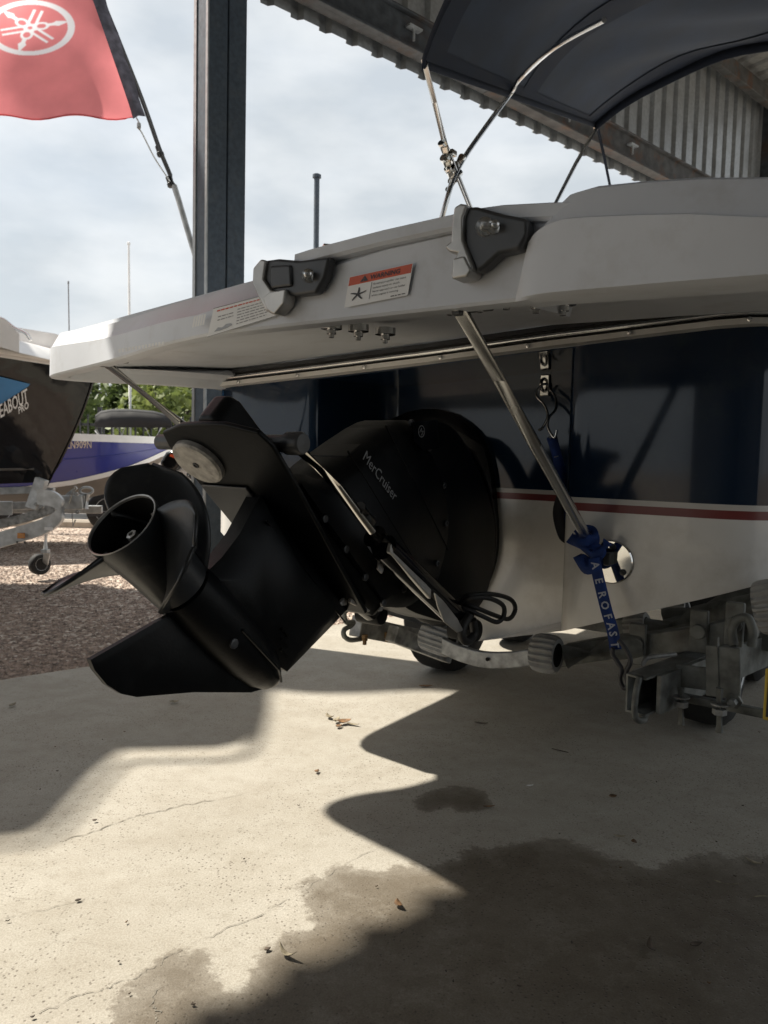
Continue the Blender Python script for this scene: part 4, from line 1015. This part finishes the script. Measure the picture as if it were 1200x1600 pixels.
# ================================================================== FEATHER FLAG on the column
FD = 4.45
flag = thing('feather_flag', D(318, 440, FD), 'red feather flag with a white tuning fork emblem on a leaning pole', 'flag')
fp = catmull([D(u, v, FD) for u, v in [(338, 500), (300, 383), (272, 290), (250, 235), (228, 172), (205, 112), (152, -18), (70, -200), (-40, -380)]], 4)
MB().tube(fp[:9], .017, 12).build('pole_tube', M_galvl, flag, smooth=60)
MB().tube(fp[8:], .013, 10).build('pole_tip', M_plast, flag, smooth=60)
for u, v, r in ((250, 235, .021), (266, 283, .020)): MB().lathe(D(u, v+4, FD), (fp[9]-fp[8]), [(-.02, r*.8), (-.015, r), (.0, r), (.005, r*.75), (.04, r*.75)], 14).build('pole_collar', M_plast, flag, smooth=40)
MB().bar(D(338, 500, FD), COLP+UPV*(D(338, 500, 4.1).z)-N_*.1, .04, .05).build('pole_mount', M_galv, flag)
def fl(u, v, off=0.0):
    d = FD-.02+.05*math.sin(u*.021+v*.012)+.03*math.sin(v*.035-u*.014)
    d += -.03*min(1, max(0, (210-u)/200))
    return D(u, v, d-off)
def edge(v): # inner edge of the sleeve
    tab = [(-380, -120), (-200, 40), (-18, 137), (0, 145), (60, 166), (112, 184), (150, 197), (184, 208)]
    return ip(v, tab)
EC = (47.0, 43.5); RX, RY = 68.0, 42.0
def emblem(u, v):
    x, y = (u-EC[0])/RX, -(v-EC[1])/RY; x -= y*.03
    r = math.hypot(x, y)
    if r > 1.06: return 0.0
    if r > .865 and r < 1.03: return 1.0
    for k in range(3):
        a = R(-105+120*k); l_ = x*math.cos(a)+y*math.sin(a); w_ = abs(-x*math.sin(a)+y*math.cos(a))
        if .40 < l_ < .56 and w_ < .05: return 1.0
        if .56 <= l_ < .64 and w_ < .05+.05*(l_-.56)/.08: return 1.0
        if .64 <= l_ < .93 and w_ < .10*(.93-l_)/.29: return 1.0
        q = math.hypot((l_-.27)/1.25, w_)
        if .085 < q < .145: return 1.0
        if -.68 < l_ < .20 and .055 < w_ < .125: return 1.0
    return 0.0
sl = [210*k/175/420 for k in range(176)] + [.5+.5*k/12 for k in range(1, 13)]
tl_ = [-380+ (360*k/14) for k in range(14)] + [-20+1.25*k for k in range(164)]
verts, att, fcs = [], [], []
for j, v0 in enumerate(tl_):
    for s in sl:
        vb = 0 if s < .5 else 30*((s-.5)/.5)**1.6
        u = edge(v0) - s*420; k = max(0, (v0+380)/564); v = v0+vb*k+ 3*math.sin(s*22)*max(0, (v0-150)/34)
        verts.append(fl(u, v)); att.append(sum(emblem(u+du, v+dv) for du in (-.6, 0, .6) for dv in (-.6, 0, .6))/9 if -30 < u < 130 and v0 > -20 else 0.0)
nS = len(sl)
for j in range(len(tl_)-1):
    for i in range(nS-1): fcs.append((j*nS+i, j*nS+i+1, (j+1)*nS+i+1, (j+1)*nS+i))
cloth = MB().add(verts, fcs).build('flag_cloth', M_flag, flag, smooth=80)
at_ = cloth.data.attributes.new('print', 'FLOAT', 'POINT'); at_.data.foreach_set('value', att)
nt = M_flag.node_tree; an_ = N(nt, 'ShaderNodeAttribute', attribute_name='print'); mp_ = N(nt, 'ShaderNodeMix', data_type='RGBA'); mp_.inputs[7].default_value = (.86, .86, .90, 1)
old = nt.nodes['Principled BSDF'].inputs['Base Color'].links[0].from_socket
nt.links.new(old, mp_.inputs[6]); nt.links.new(an_.outputs['Fac'], mp_.inputs[0])
for l_ in [l for l in nt.links if l.from_socket == old and l.to_node != mp_]:
    nt.links.new(mp_.outputs[2], l_.to_socket)
MB().tube([fl(edge(184)-420*s, 183+(0 if s < .5 else 30*((s-.5)/.5)**1.6)+4*math.sin(s*22), -.002) for s in [k/32 for k in range(33)]], .004, 5).build('flag_hem', M_flag, flag)
l, r = [], []
for k in range(40):
    v = -380+(566)*k/39; u = edge(min(v, 184)); l.append(fl(u, v, .006)); r.append(D(u+19+1.5*math.sin(k*1.3), v-4, FD-.02))
MB().loft([l, [(a+b)/2-CF*.02+UPV*.006*math.sin(i*2.1) for i, (a, b) in enumerate(zip(l, r))], r], closed=False).build('pole_sleeve', M_sleeve, flag, smooth=60)
MB().tube(catmull([D(u, v, FD-.02) for u, v in [(213, 184), (217, 192), (216, 200), (222, 208), (240, 244), (258, 272), (266, 284)]], 4), .0045, 6).build('tension_cord', M_galvl, flag)
MB().lathe(D(217, 196, FD-.03), UPV, [(-.02, .004), (-.015, .012), (.01, .012), (.02, .004)], 8).build('cord_clip', M_galvl, flag)
# ================================================================== BLACK BOAT on its own trailer, left
TB = D(150, 566, 6.0); hd = V((.92, .39, 0)).normalized(); sdv = V((hd.y, -hd.x, 0))
bb = thing('runabout', V((TB.x, TB.y, 0))-hd*2, 'glossy black runabout with a blue bow graphic, on a trailer', 'motorboat')
def bsec(x, t, side=1):     # x back from the bow, t 0 keel .. 1 sheer
    xx = max(0.0, x); b = 1.05*(1-(1-min(xx, 2.4)/2.4)**2.0)
    zs = TB.z+.035*xx; zk = .72 - .035*min(xx, 2) + max(0, .35-xx)*0
    stem = .36*(1-t)**1.3*(1 if x < .0 else 1)
    fl_ = (t**.62)
    p = V((TB.x, TB.y, 0)) - hd*(xx+.36*(1-t)**1.4*max(0, 1-xx/2.2)) + sdv*side*(b*(.02+.98*fl_))
    p.z = zk+(zs-zk)*t; return p
xs = [0, .04, .1, .18, .28, .4, .55, .75, 1, 1.3, 1.7, 2.2, 3, 4, 5]
def bgrid(t0, t1, n, side, off=0): return [[bsec(x, t0+(t1-t0)*i/n, side)+sdv*side*off for i in range(n+1)] for x in xs]
mb = MB()
for sd2 in (1, -1): mb.loft(bgrid(.03, .92, 14, sd2), closed=False)
bh = mb.build('hull', M_blackboat, bb, smooth=60)
mb = MB()
for sd2 in (1, -1): mb.loft(bgrid(.92, 1.0, 3, sd2, .012), closed=False)
mb.build('gunwale', M_white, bb, smooth=60)
MB().tube([bsec(x, .955, 1)+sdv*.03 for x in xs], .022, 8).build('gunwale_bead', M_white, bb, smooth=60)
MB().loft([[bsec(x, 1.0, 1) for x in xs], [bsec(x, 1.0, -1) for x in xs]], closed=False).build('foredeck', M_white, bb)
MB().tube([bsec(0, t, 1) for t in [0, .2, .4, .6, .8, .92]], .012, 6).build('stem_strip', M_blackg, bb, smooth=60)
kl = [bsec(x, .0, 1)+UPV*(.0) for x in xs]
mb = MB(); mb.loft([[p+sdv*.04-UPV*.0 for p in kl], [p+sdv*.05-UPV*.05 for p in kl], [p-sdv*.05-UPV*.05 for p in kl], [p-sdv*.04 for p in kl]], closed=False)
mb.build('keel_guard', M_galvl, bb)
MB().tube([bsec(x, .14, 1)+sdv*.004 for x in xs[3:]], .010, 6).build('chine_strake', M_alloyhull, bb)
# windscreen coaming at the frame edge
cb = [D(u, v, 5.0) for u, v in [(-140, 470), (-20, 490), (10, 500), (30, 522)]]
MB().loft([[p for p in cb], [p-UPV*.12 for p in cb], [p-UPV*.12+V((.1, .8, 0)) for p in cb], [p+V((.1, .8, 0)) for p in cb]], closed=True, cap=True).build('cabin_coaming', M_white, bb, smooth=60)
MB().tube(catmull([D(u, v, 5.4) for u, v in [(-40, 496), (0, 497), (22, 512), (40, 521), (48, 532)]], 4), .012, 8).build('bow_rail', M_steel, bb, smooth=60)
# graphic and lettering wrap onto the bow flare
def onhull(u, v, off=.006):
    best = None
    # march the sight line to the hull side
    lo, hi = 4.3, 6.4
    def side_gap(d):
        p = D(u, v, d); rel = p-V((TB.x, TB.y, 0)); w_ = rel.dot(sdv)
        zk = .65; t = min(1, max(.02, (p.z-zk)/(TB.z-zk)))
        x = -rel.dot(hd); x = max(0, x-.36*(1-t)**1.4*max(0, 1-x/2.2)); q = bsec(x, t, 1)
        return w_-(q-V((TB.x, TB.y, 0))).dot(sdv)
    for _ in range(40):
        md = (lo+hi)/2
        if side_gap(md) > 0: lo = md
        else: hi = md
    return D(u, v, lo-off*2.5)
pn = [(-180, 500), (-20, 584), (47, 600), (43, 611), (22, 632), (-60, 705), (-200, 830)]
mb = MB(); gr = []
for j in range(9):
    t = j/8; a = (-60+107*t, 574+26*t); b_ = (-60+ (44+60)*t, 672-68*t); gr.append([onhull(a[0]+(b_[0]-a[0])*k/8, a[1]+(b_[1]-a[1])*k/8, .008) for k in range(9)])
mb.loft(gr, closed=False); mb.build('blue_graphic', M_bluepan, bh, smooth=60)
ux_, uy_ = V((45, -27))/52.5, V((-.12, -1.0))
def twarp(o):
    return lambda x, y: onhull(o[0]+ux_.x*x+uy_.x*y, o[1]+ux_.y*x+uy_.y*y, .012)
vs, fs = glyphs('CRUISEABOUT', 1, .015); wd = max(v.x for v in vs); kx = 88/wd
MB().add([twarp((-31, 672))(v.x*kx, v.y*29) for v in vs], fs).build('lettering', M_white, bh)
vs, fs = glyphs('PRO', 1, .02); wd = max(v.x for v in vs); kx = 19/wd
MB().add([twarp((29, 647))(v.x*kx, v.y*15) for v in vs], fs).build('lettering', M_white, bh)
# trailer of the black boat
t2 = thing('boat_trailer', V((-3.0, 5.9, 0)), 'bright galvanised trailer with jockey wheel under the black runabout', 'boat trailer')
TD = 5.7
def T(u, v, d=TD): return D(u, v, d)
def rbar(px, d, h, t, name, mt=M_galvl, n=5):
    pts = catmull([T(u, v, d) for u, v in px], n); rings = []
    for p in pts: rings.append([p+UPV*h/2-CF*t/2, p-UPV*h/2-CF*t/2, p-UPV*h/2+CF*t/2, p+UPV*h/2+CF*t/2])
    return MB().loft(rings).build(name, mt, t2, bevel=.006)
rbar([(-160, 880), (-60, 860), (20, 838), (70, 822), (94, 806), (98, 792), (84, 780), (60, 776)], 5.6, .115, .05, 'drawbar')
rbar([(-100, 800), (-20, 792), (50, 790), (95, 788)], 6.0, .06, .06, 'drawbar')
rbar([(-60, 830), (30, 812), (88, 794)], 5.85, .07, .05, 'inner_rail', M_galv)
MB().bar(T(50, 795, 5.8), T(66, 748, 5.8), .085, .07, CF).build('winch_post', M_galvl, t2, bevel=.006)
MB().bar(T(77, 795, 5.9), T(80, 762, 5.9), .05, .05, CF).build('winch_arm', M_galvl, t2, bevel=.004)
MB().bar(T(88, 786, 5.8), T(132, 784, 5.8), .09, .11, UPV).build('coupling_block', M_galvl, t2, bevel=.01)
MB().bar(T(104, 774, 5.8), T(120, 762, 5.8), .02, .02).build('coupling_lever', M_galvl, t2)
MB().tube([T(108, 786, 5.75), T(118, 760, 5.75)], .012, 8).build('coupling_lever', M_steel, t2)
MB().tube([T(134, 795, 5.8), T(137, 772, 5.8)], .022, 10).build('jack_tube', M_galvl, t2, smooth=60)
rw = [T(135+10*math.cos(R(t)), 767+5.5*math.sin(R(t)), 5.8) for t in range(0, 376, 15)]
MB().tube(rw, .010, 8).build('winch_handle', M_galvl, t2, smooth=60)
MB().tube([T(113, 806, 5.8), T(114, 822, 5.8), T(118, 812, 5.8)], .006, 6).build('safety_chain', M_galv, t2)
for u, v in ((58, 788), (66, 792), (84, 800), (100, 796), (122, 800), (120, 772)): MB().lathe(T(u, v, 5.7), -CF, [(0, .016), (.02, .016), (.021, .009), (.03, .009)], 6).build('bolt', M_galv, t2)
MB().box(T(33, 837, 5.55), CR*.028, CF*.004, CU*.020).build('amber_marker', M_amber, t2, bevel=.004)
for u in (27, 39): MB().lathe(T(u, 847, 5.56), -CF, [(0, .008), (.004, .008), (.004, 0)], 10).build('marker_screw', M_ink, t2)
MB().box(T(76, 826, 5.56), CR*.03, CF*.002, CU*.012).build('trailer_sticker', M_whiteh, t2)
JW = PZ(62, 898, 0); JD = JW.dot(CF)
MB().tube([D(72, 822, JD), D(71, 862, JD)], .020, 12).build('jockey_stem', M_galvl, t2, smooth=60)
MB().bar(D(70, 862, JD-.02)+CR*.02, JW+UPV*.09+CR*.045, .05, .012, CF).build('jockey_fork', M_galvl, t2, bevel=.003)
MB().bar(D(66, 861, JD-.02), D(76, 861, JD-.02), .06, .03, UPV).build('jockey_yoke', M_galvl, t2, bevel=.003)
tyre(JW+UPV*.085, (CR*.8-CF*.6).normalized(), .085, .065, t2, 'jockey_wheel')
for n_ in (2.2, 3.4): tyre(V((TB.x, TB.y, .3))-hd*(n_+1.0)+sdv*.95, sdv, .3, .19, t2)
MB().bar(V((TB.x, TB.y, .55))-hd*.6, V((TB.x, TB.y, .55))-hd*5, .1, .1, UPV).build('keel_beam', M_galvl, t2)

# ================================================================== BLUE DINGHY behind
bl = thing('blue_boat', D(120, 800, 8.6), 'royal blue alloy fishing boat with white gunwale and registration number', 'boat')
T8 = D(284, 684, 8.6); h8 = V((.96, .28, 0)).normalized(); s8 = V((h8.y, -h8.x, 0))
chz = [(0, 1.10), (.2, 1.01), (.5, .86), (1.0, .71), (1.6, .62), (2.4, .58), (5, .56)]
kez = [(0, 1.10), (.12, .98), (.3, .83), (.6, .62), (.9, .49), (1.3, .43), (5, .42)]
xs8 = [0, .05, .12, .2, .35, .55, .8, 1.1, 1.5, 2.0, 2.6, 3.4, 4.4]
def b8(x): return .85*(1-(1-min(x, 2.2)/2.2)**2)
def P8(x, kind, side):
    b = b8(x)
    if kind == 'sh': z, k = T8.z, 1.0
    elif kind == 'g': z, k = T8.z-.075, 1.0
    elif kind == 'ch': z, k = ip(x, chz), .86
    elif kind == 'cl': z, k = ip(x, chz)-.05-.0*x, .84
    else: z, k = ip(x, kez), .0
    z = min(z, T8.z-.02*(kind != 'sh'))
    p = V((T8.x, T8.y, 0))-h8*x+s8*side*(b*k+.004); p.z = z; return p
def b8loft(k0, k1, name, mt, off=0):
    mb = MB()
    for sd2 in (1, -1): mb.loft([[P8(x, k0, sd2)+s8*sd2*off for x in xs8], [P8(x, k1, sd2)+s8*sd2*off for x in xs8]], closed=False)
    return mb.build(name, mt, bl, smooth=50)
b8loft('sh', 'g', 'gunwale', M_white, .02); hb8 = b8loft('g', 'ch', 'topside', M_bluehull); b8loft('ch', 'cl', 'chine_strip', M_white, .012); b8loft('cl', 'k', 'hull_bottom', M_alloyhull)
MB().loft([[P8(x, 'sh', 1)+s8*.02 for x in xs8], [P8(x, 'sh', 1)-s8*.07 for x in xs8]], closed=False).build('side_deck', M_white, bl)
MB().loft([[P8(x, 'g', 1) for x in xs8], [P8(x, 'g', -1) for x in xs8]], closed=False).build('inner_floor', M_alloyhull, bl)
MB().tube([P8(x, 'ch', 1)*.45+P8(x, 'g', 1)*.55+s8*.002 for x in xs8], .006, 5).build('pressed_rib', M_bluehull, bl)
def on8(u, v):
    lo, hi = 6.5, 9
    for _ in range(36):
        md = (lo+hi)/2; p = D(u, v, md); rel = p-V((T8.x, T8.y, 0)); x = max(0, -rel.dot(h8)); k = .86+.14*max(0, min(1, (p.z-ip(x, chz))/max(.05, T8.z-.075-ip(x, chz))))
        if rel.dot(s8) > b8(x)*k: lo = md
        else: hi = md
    return D(u, v, lo-.02)
vs, fs = glyphs('GLN909N', 1, .012); wd = max(v.x for v in vs)
MB().add([on8(96+47/wd*v.x, 701-1*v.x/wd-v.y*16) for v in vs], fs).build('registration_number', M_yellow if False else mat('cream_number', (.72, .62, .52), .5), hb8)
t3 = thing('boat_trailer', D(80, 800, 8.9), 'low pale trailer beam under the blue boat', 'boat trailer')
MB().bar(D(-60, 795, 8.7), D(160, 796, 8.9), .06, .09, UPV).build('frame_rail', M_galvl, t3, bevel=.01)
MB().bar(D(-60, 792, 9.6), D(190, 790, 9.6), .06, .09, UPV).build('frame_rail', M_galvl, t3, bevel=.01)
MB().bar(D(140, 803, 9.2), D(205, 803, 9.2), .05, .06, UPV).build('tow_bar', M_ink, t3)
for u in (0, 170): tyre(D(u, 800, 9.4)*1.0+UPV*(.28-D(u, 800, 9.4).z), s8, .26, .16, t3)

# ================================================================== OPEN BOAT with a black bimini, further back
ob = thing('open_boat', D(205, 730, 11.5), 'open boat with low black fabric canopy on white poles behind the blue boat', 'boat')
def OB(u, v, d=11.3): return D(u, v, d)
cv_ = [(149, 664), (150, 652), (158, 646), (175, 643), (205, 643), (240, 646), (262, 652), (268, 664)]
mb = MB()
lo = [OB(u, v, 10.9) for u, v in cv_]; hi = [OB(u, v-2, 12.2) for u, v in cv_]; md = [OB(u, v-3, 11.5) for u, v in cv_]
mb.loft([lo, md, hi], closed=False); cn = mb.build('canopy', M_blackfab, ob, smooth=60, solid=.02)
MB().loft([lo, [OB(u, 668, 10.9) for u, v in cv_]], closed=False).build('canopy_skirt', M_blackfab, cn, smooth=60, solid=.02)
for (a, b_) in (((176, 655), (178, 692)), ((174, 655), (200, 692)), ((200, 655), (186, 690)), ((222, 657), (240, 694)), ((256, 660), (238, 694)), ((258, 678), (270, 690)), ((160, 690), (150, 672))):
    MB().tube([OB(*a), OB(*b_)], .022, 8).build('canopy_pole', M_white, ob, smooth=60)
hp = [(-1.9, .0), (-1.5, .55), (-.6, .8), (1.0, .85), (2.2, .8)]
mb = MB(); c = OB(205, 730, 11.6)
def OBR(x, y, z): return V((c.x-x, c.y+y, z))
mb.loft([[OBR(x, -b_*.5, .35) for x, b_ in hp], [OBR(x, -b_, 1.05) for x, b_ in hp], [OBR(x, b_, 1.05) for x, b_ in hp], [OBR(x, b_*.5, .35) for x, b_ in hp]], closed=False)
mb.build('hull', M_white, ob, smooth=60)

# ================================================================== WHITE BOAT with an outboard motor
wb = thing('outboard_boat', D(300, 800, 7.6), 'white boat with black outboard motor striped orange, beside the column', 'boat')
def WB(u, v, d=7.6): return D(u, v, d)
MB().prism([WB(u, v) for u, v in [(266, 738), (284, 728), (292, 700), (310, 690), (420, 690), (420, 790), (300, 800), (276, 776)]], CF*1.6+CR*.3).build('hull', M_white, wb, bevel=.03)
cw = MB().prism([WB(u, v, 7.5) for u, v in [(248, 722), (258, 706), (276, 700), (288, 706), (284, 722), (272, 736), (254, 738)]], CF*.3).build('outboard_cowl', M_blackg, wb, bevel=.04, seg=3)
MB().prism([WB(u, v, 7.485) for u, v in [(266, 709), (286, 716), (285, 721), (265, 713)]], CF*.01).build('cowl_stripe', M_orange, cw)
MB().bar(WB(262, 740, 7.6), WB(268, 800, 7.6), .12, .2, CF).build('outboard_leg', M_blackg, wb, bevel=.02)
MB().box(WB(238, 738, 7.7), CR*.055, CF*.06, CU*.05).build('motor_bracket', M_galvl, wb, bevel=.01)
MB().bar(WB(226, 752, 7.7), WB(252, 728, 7.7), .03, .03).build('bracket_arm', M_galvl, wb)
MB().tube([WB(296, 742, 7.55), WB(300, 744, 7.4)], .03, 12).build('transom_drain', M_plast, wb, smooth=40)
MB().bar(D(300, 806, 7.7), D(420, 806, 8.4), .08, .1, UPV).build('support_beam', M_galvl, wb)
MB().bar(D(306, 800, 7.9), V((D(306, 800, 7.9).x, D(306, 800, 7.9).y, -.04)), .1, .1, CF).build('support_stand', M_galvl, wb)

# ================================================================== FENCE, POLES, TREES
fn = thing('picket_fence', V((-4, 12.2, 0)), 'black steel picket fence along the far side of the road', 'fence')
for z in (.25, 1.42): MB().bar(V((-11, 12.2, z)), V((2, 12.5, z)), .03, .04, UPV).build('fence_rail', M_fence, fn)
pk = None; n_ = 104
for i in range(n_):
    x = -11+.125*i; p = V((x, 12.16+.023*(x+11), 0))
    if pk is None: pk = MB().box(p+UPV*.80, V((.011, 0, 0)), V((0, .011, 0)), UPV*.78).build('picket', M_fence, fn); p0 = p
    else: copy_part(pk, fn, p-p0)
for i in range(5): MB().box(V((-11+3.2*i, 12.27+.07*i, .85)), V((.03, 0, 0)), V((0, .03, 0)), UPV*.85).build('fence_post', M_fence, fn)
# low pale wall of the yard across the road
yw = thing('yard_wall', V((0, 30, 0)), 'long low white yard wall across the road behind the fence', 'wall')
MB().box(V((-8, 32, .62)), V((26, 0, 0)), V((0, .12, 0)), UPV*.62).build('wall_panel', M_white, yw, bevel=.02)
MB().box(V((-8, 32, 1.27)), V((26.05, 0, 0)), V((0, .17, 0)), UPV*.03).build('wall_cap', M_whiteh, yw, bevel=.01)

def pole(u0, v0, d, vtop, r0, r1, mt, label, base_z=0.0, name='flagpole', cat='flagpole', lean=0):
    b_ = D(u0, v0, d); b_.z = base_z
    t = D(u0, v0, d); k = D(u0+lean, vtop, d)
    o = thing(name, b_, label, cat)
    MB().tube([b_, V((b_.x*.5+k.x*.5, b_.y, (base_z+k.z)/2)), V((k.x, b_.y, k.z))], [r0, (r0+r1)/2, r1], 12).build('shaft', mt, o, smooth=60)
    MB().lathe(V((k.x, b_.y, k.z)), UPV, [(0, r1*1.6), (.03, r1*1.6), (.05, .0)], 10).build('finial', mt, o, smooth=40)
    return o
pole(205, 680, 11.8, 388, .034, .016, M_white, 'tall white flagpole rising above the platform edge', lean=3)
pole(112, 660, 11.0, 447, .012, .008, M_greyink, 'thin grey whip aerial left of the white flagpole', name='aerial_pole', cat='aerial', lean=1)
pole(494, 600, 8.0, 286, .030, .028, M_column, 'dark steel post standing behind the platform, right of the column', name='steel_post', cat='post', lean=3)

def tree(base, h, rad, label, mt, n=2600, seed=1):
    random.seed(seed)
    o = thing('leafy_tree', base, label, 'tree', 'trees behind the fence')
    tk = MB(); tp_ = base+V((.2, 0, h*.45))
    tk.tube(catmull([base, base+V((.08, .05, h*.2)), tp_], 4), [.16-.007*i for i in range(9)], 10)
    cl = []
    for k in range(9):
        a = k*2.4; e_ = base+V((math.cos(a)*rad*random.uniform(.4, .85), math.sin(a)*rad*.7, h*random.uniform(.35, .95)))
        cl.append((e_, rad*random.uniform(.3, .55)))
        tk.tube(catmull([tp_-UPV*h*.18*random.random(), (tp_+e_)/2+UPV*.15, e_], 4), [.07-.006*i for i in range(9)], 6)
    tk.build('trunk', M_bark, o, smooth=60)
    lf = MB()
    for i in range(n):
        c, r = random.choice(cl); d = V((random.gauss(0, 1), random.gauss(0, 1), random.gauss(0, .8))).normalized()*r*random.uniform(.35, 1.08)
        p = c+d; a, b2 = V((random.gauss(0, 1), random.gauss(0, 1), random.gauss(0, .7))).normalized(), V((random.gauss(0, 1), random.gauss(0, 1), random.gauss(0, 1))).normalized()
        b2 = (b2-a*b2.dot(a)).normalized(); s = random.uniform(.07, .16)
        lf.add([p-a*s, p+b2*s*.5, p+a*s, p-b2*s*.5], [(0, 1, 2, 3)])
    lf.build('crown', mt, o)
def TG(u, d): return V(((u-600)/1200*d, d, 0))
tree(TG(140, 19), 3.1, 1.5, 'bushy dark green tree left of the flagpole behind the fence', M_leaf1, 4200, 3)
tree(TG(205, 22), 3.5, 1.7, 'mid green tree directly behind the white flagpole', M_leaf1, 4200, 4)
tree(TG(262, 18), 3.0, 1.5, 'yellow green tree beside the shed column', M_leaf2, 3600, 5)
tree(TG(40, 24), 2.7, 1.5, 'dark tree hidden behind the black runabout', M_leaf1, 3000, 6)
tree(TG(330, 24), 3.9, 2.0, 'green tree behind the shed column', M_leaf1, 3000, 8)
tree(TG(175, 28), 3.2, 2.4, 'low dense green tree furthest back behind the canopy boat', M_leaf2, 3600, 9)
random.seed(21)

# ================================================================== unseen awning, added and outlined to cast the shadow at left
def SH(u, v, z): 
    g_ = PZ(u, v, 0); k = z/to_sun.z; return V((g_.x+to_sun.x*k, g_.y+to_sun.y*k, z))
aw = thing('added_shadow_awning', V((-4, 4.5, 0)), 'unseen grey fabric awning added outside the frame to cast the left shadow', 'awning')
ZA = 3.6
out_ = [(425, 1075), (412, 1130), (385, 1158), (345, 1168), (190, 1172), (150, 1205), (85, 1280), (50, 1303), (0, 1309), (-300, 1330), (-500, 1250), (-520, 1000), (-300, 905), (0, 903), (145, 903), (260, 930), (360, 985), (410, 1030)]
pts = [SH(u, v, ZA) for u, v in out_]
MB().add(pts, [tuple(range(len(pts)))]).build('awning_fabric', M_shade, aw, solid=.01)
tp2 = [SH(u, v, ZA-.02) for u, v in [(418, 1100), (395, 1170), (345, 1188), (205, 1192), (165, 1222), (98, 1296), (56, 1318), (0, 1324), (-300, 1345)]]
MB().tube(catmull(tp2, 4), .014, 8).build('awning_frame', M_galv, aw)
for u, v in ((-480, 1240), (-480, 1010), (-250, 920), (-280, 1325)):
    p = SH(u, v, ZA); MB().tube([V((p.x, p.y, -.05)), p], .02, 8).build('awning_post', M_galv, aw)

# ================================================================== LITTER
def leaf(u, v, ln, wd, ang, mt, label, curl=.3, group=None, name='dry_leaf', cat='leaf'):
    c = PZ(u, v, .004); x = V((math.cos(ang), math.sin(ang), 0)); y = V((-math.sin(ang), math.cos(ang), 0)); rows = []
    for i in range(9):
        t = i/8; ww = wd*math.sin(math.pi*min(1, t*.96+.04))**.8*.5; z = curl*ln*(abs(t-.5)*2)**2*.35
        b_ = c+x*(t-.5)*ln+y*.12*ln*math.sin(t*3)
        rows.append([b_+y*ww+UPV*(z+ww*curl), b_+UPV*(z+.0015), b_-y*ww+UPV*(z+ww*curl*.7)])
    return MB().add([p for r in rows for p in r], [(i*3+j, i*3+j+1, i*3+j+4, i*3+j+3) for i in range(8) for j in range(2)]).build(name, mt, loc=c, label=label, cat=cat, group=group, smooth=70, solid=.0012)
leaf(538, 1131, .055, .03, .4, M_leafd, 'curled brown leaf in the small leaf pile below the drive', .8)
leaf(516, 1121, .05, .022, 2.2, M_leafg, 'pale crumpled leaf at the left of the leaf pile', .7)
leaf(527, 1128, .045, .02, 1.2, M_leafg, 'pale leaf in the middle of the leaf pile', .9)
leaf(551, 1133, .05, .014, -.3, M_leafg, 'narrow pale leaf at the right of the leaf pile', .4)
leaf(530, 1136, .03, .02, .9, M_leafd, 'small dark leaf at the front of the leaf pile', .5)
leaf(624, 1414, .030, .016, 1.9, M_leafd, 'rust brown leaf lying in the lit notch of shadow', .7)
leaf(958, 1246, .026, .018, .3, M_leafd, 'brown leaf on the shaded concrete right of the puddle', .6)
leaf(764, 1261, .034, .007, .1, M_leafd, 'thin brown leaf at the right tip of the oily puddle', .3)
leaf(1178, 1346, .045, .013, 2.3, M_leafg, 'pale blade shaped leaf at the right edge of the concrete', .2)
leaf(1135, 1379, .055, .003, 2.9, M_leafg, 'long thin straw on the dark damp concrete', .1, name='dry_straw', cat='straw')
leaf(1190, 1402, .04, .003, .1, M_leafg, 'short pale straw at the right edge', .1, name='dry_straw', cat='straw')
leaf(968, 1308, .03, .008, -.2, M_leafg, 'pale torn leaf above the damp patch edge', .5)
leaf(992, 1316, .022, .014, 1.5, M_leafd, 'dark leaf scrap above the damp patch edge', .5)
leaf(828, 1228, .022, .006, .2, M_whiteh, 'white paper scrap on shaded concrete', .3, name='paper_scrap', cat='paper')
leaf(665, 1073, .06, .02, .1, M_leafd, 'flat brown leaf behind the leaf pile under the hull', .3)
leaf(875, 1174, .06, .006, -.6, M_twig, 'thin dark twig on the shaded concrete under the hull', .1, name='twig', cat='twig')
leaf(752, 1131, .05, .012, -.2, M_twig, 'dark leaf under the hull left of the strap', .3)
leaf(20, 1103, .04, .018, 1.4, M_leafg, 'greenish leaf at the far left of the slab', .6)
leaf(272, 1098, .035, .02, .2, M_leafg, 'green grey leaf below the skeg', .6)
leaf(496, 1206, .022, .014, 1.3, M_leafd, 'light brown leaf in the sunlit concrete', .5)
leaf(450, 1491, .05, .012, 2.4, M_leafg, 'twisted pale leaf on the damp patch corner', .9)
leaf(418, 1484, .014, .010, .6, M_twig, 'black gum nut scrap beside the twisted pale leaf', .4)
leaf(122, 1407, .013, .008, .4, M_twig, 'dark crumb on the sunlit concrete at left', .3)
leaf(148, 1283, .012, .008, .4, M_twig, 'tiny dark crumb beside the long crack', .9)
leaf(1020, 1480, .05, .012, 1.4, M_twig, 'dark curled leaf on the wet concrete', .5)
leaf(1088, 1478, .03, .012, .3, M_twig, 'small dark leaf at right on the wet concrete', .5)
for i in range(34):
    u, v = random.uniform(0, 1200), random.uniform(1110, 1590)
    leaf(u, v, random.uniform(.004, .009), random.uniform(.002, .005), random.uniform(0, 6), random.choice([M_twig, M_leafd, M_twig]), 'tiny dark leaf crumb on the concrete', .5, group='leaf crumbs on the concrete', name='leaf_crumb', cat='leaf crumb')
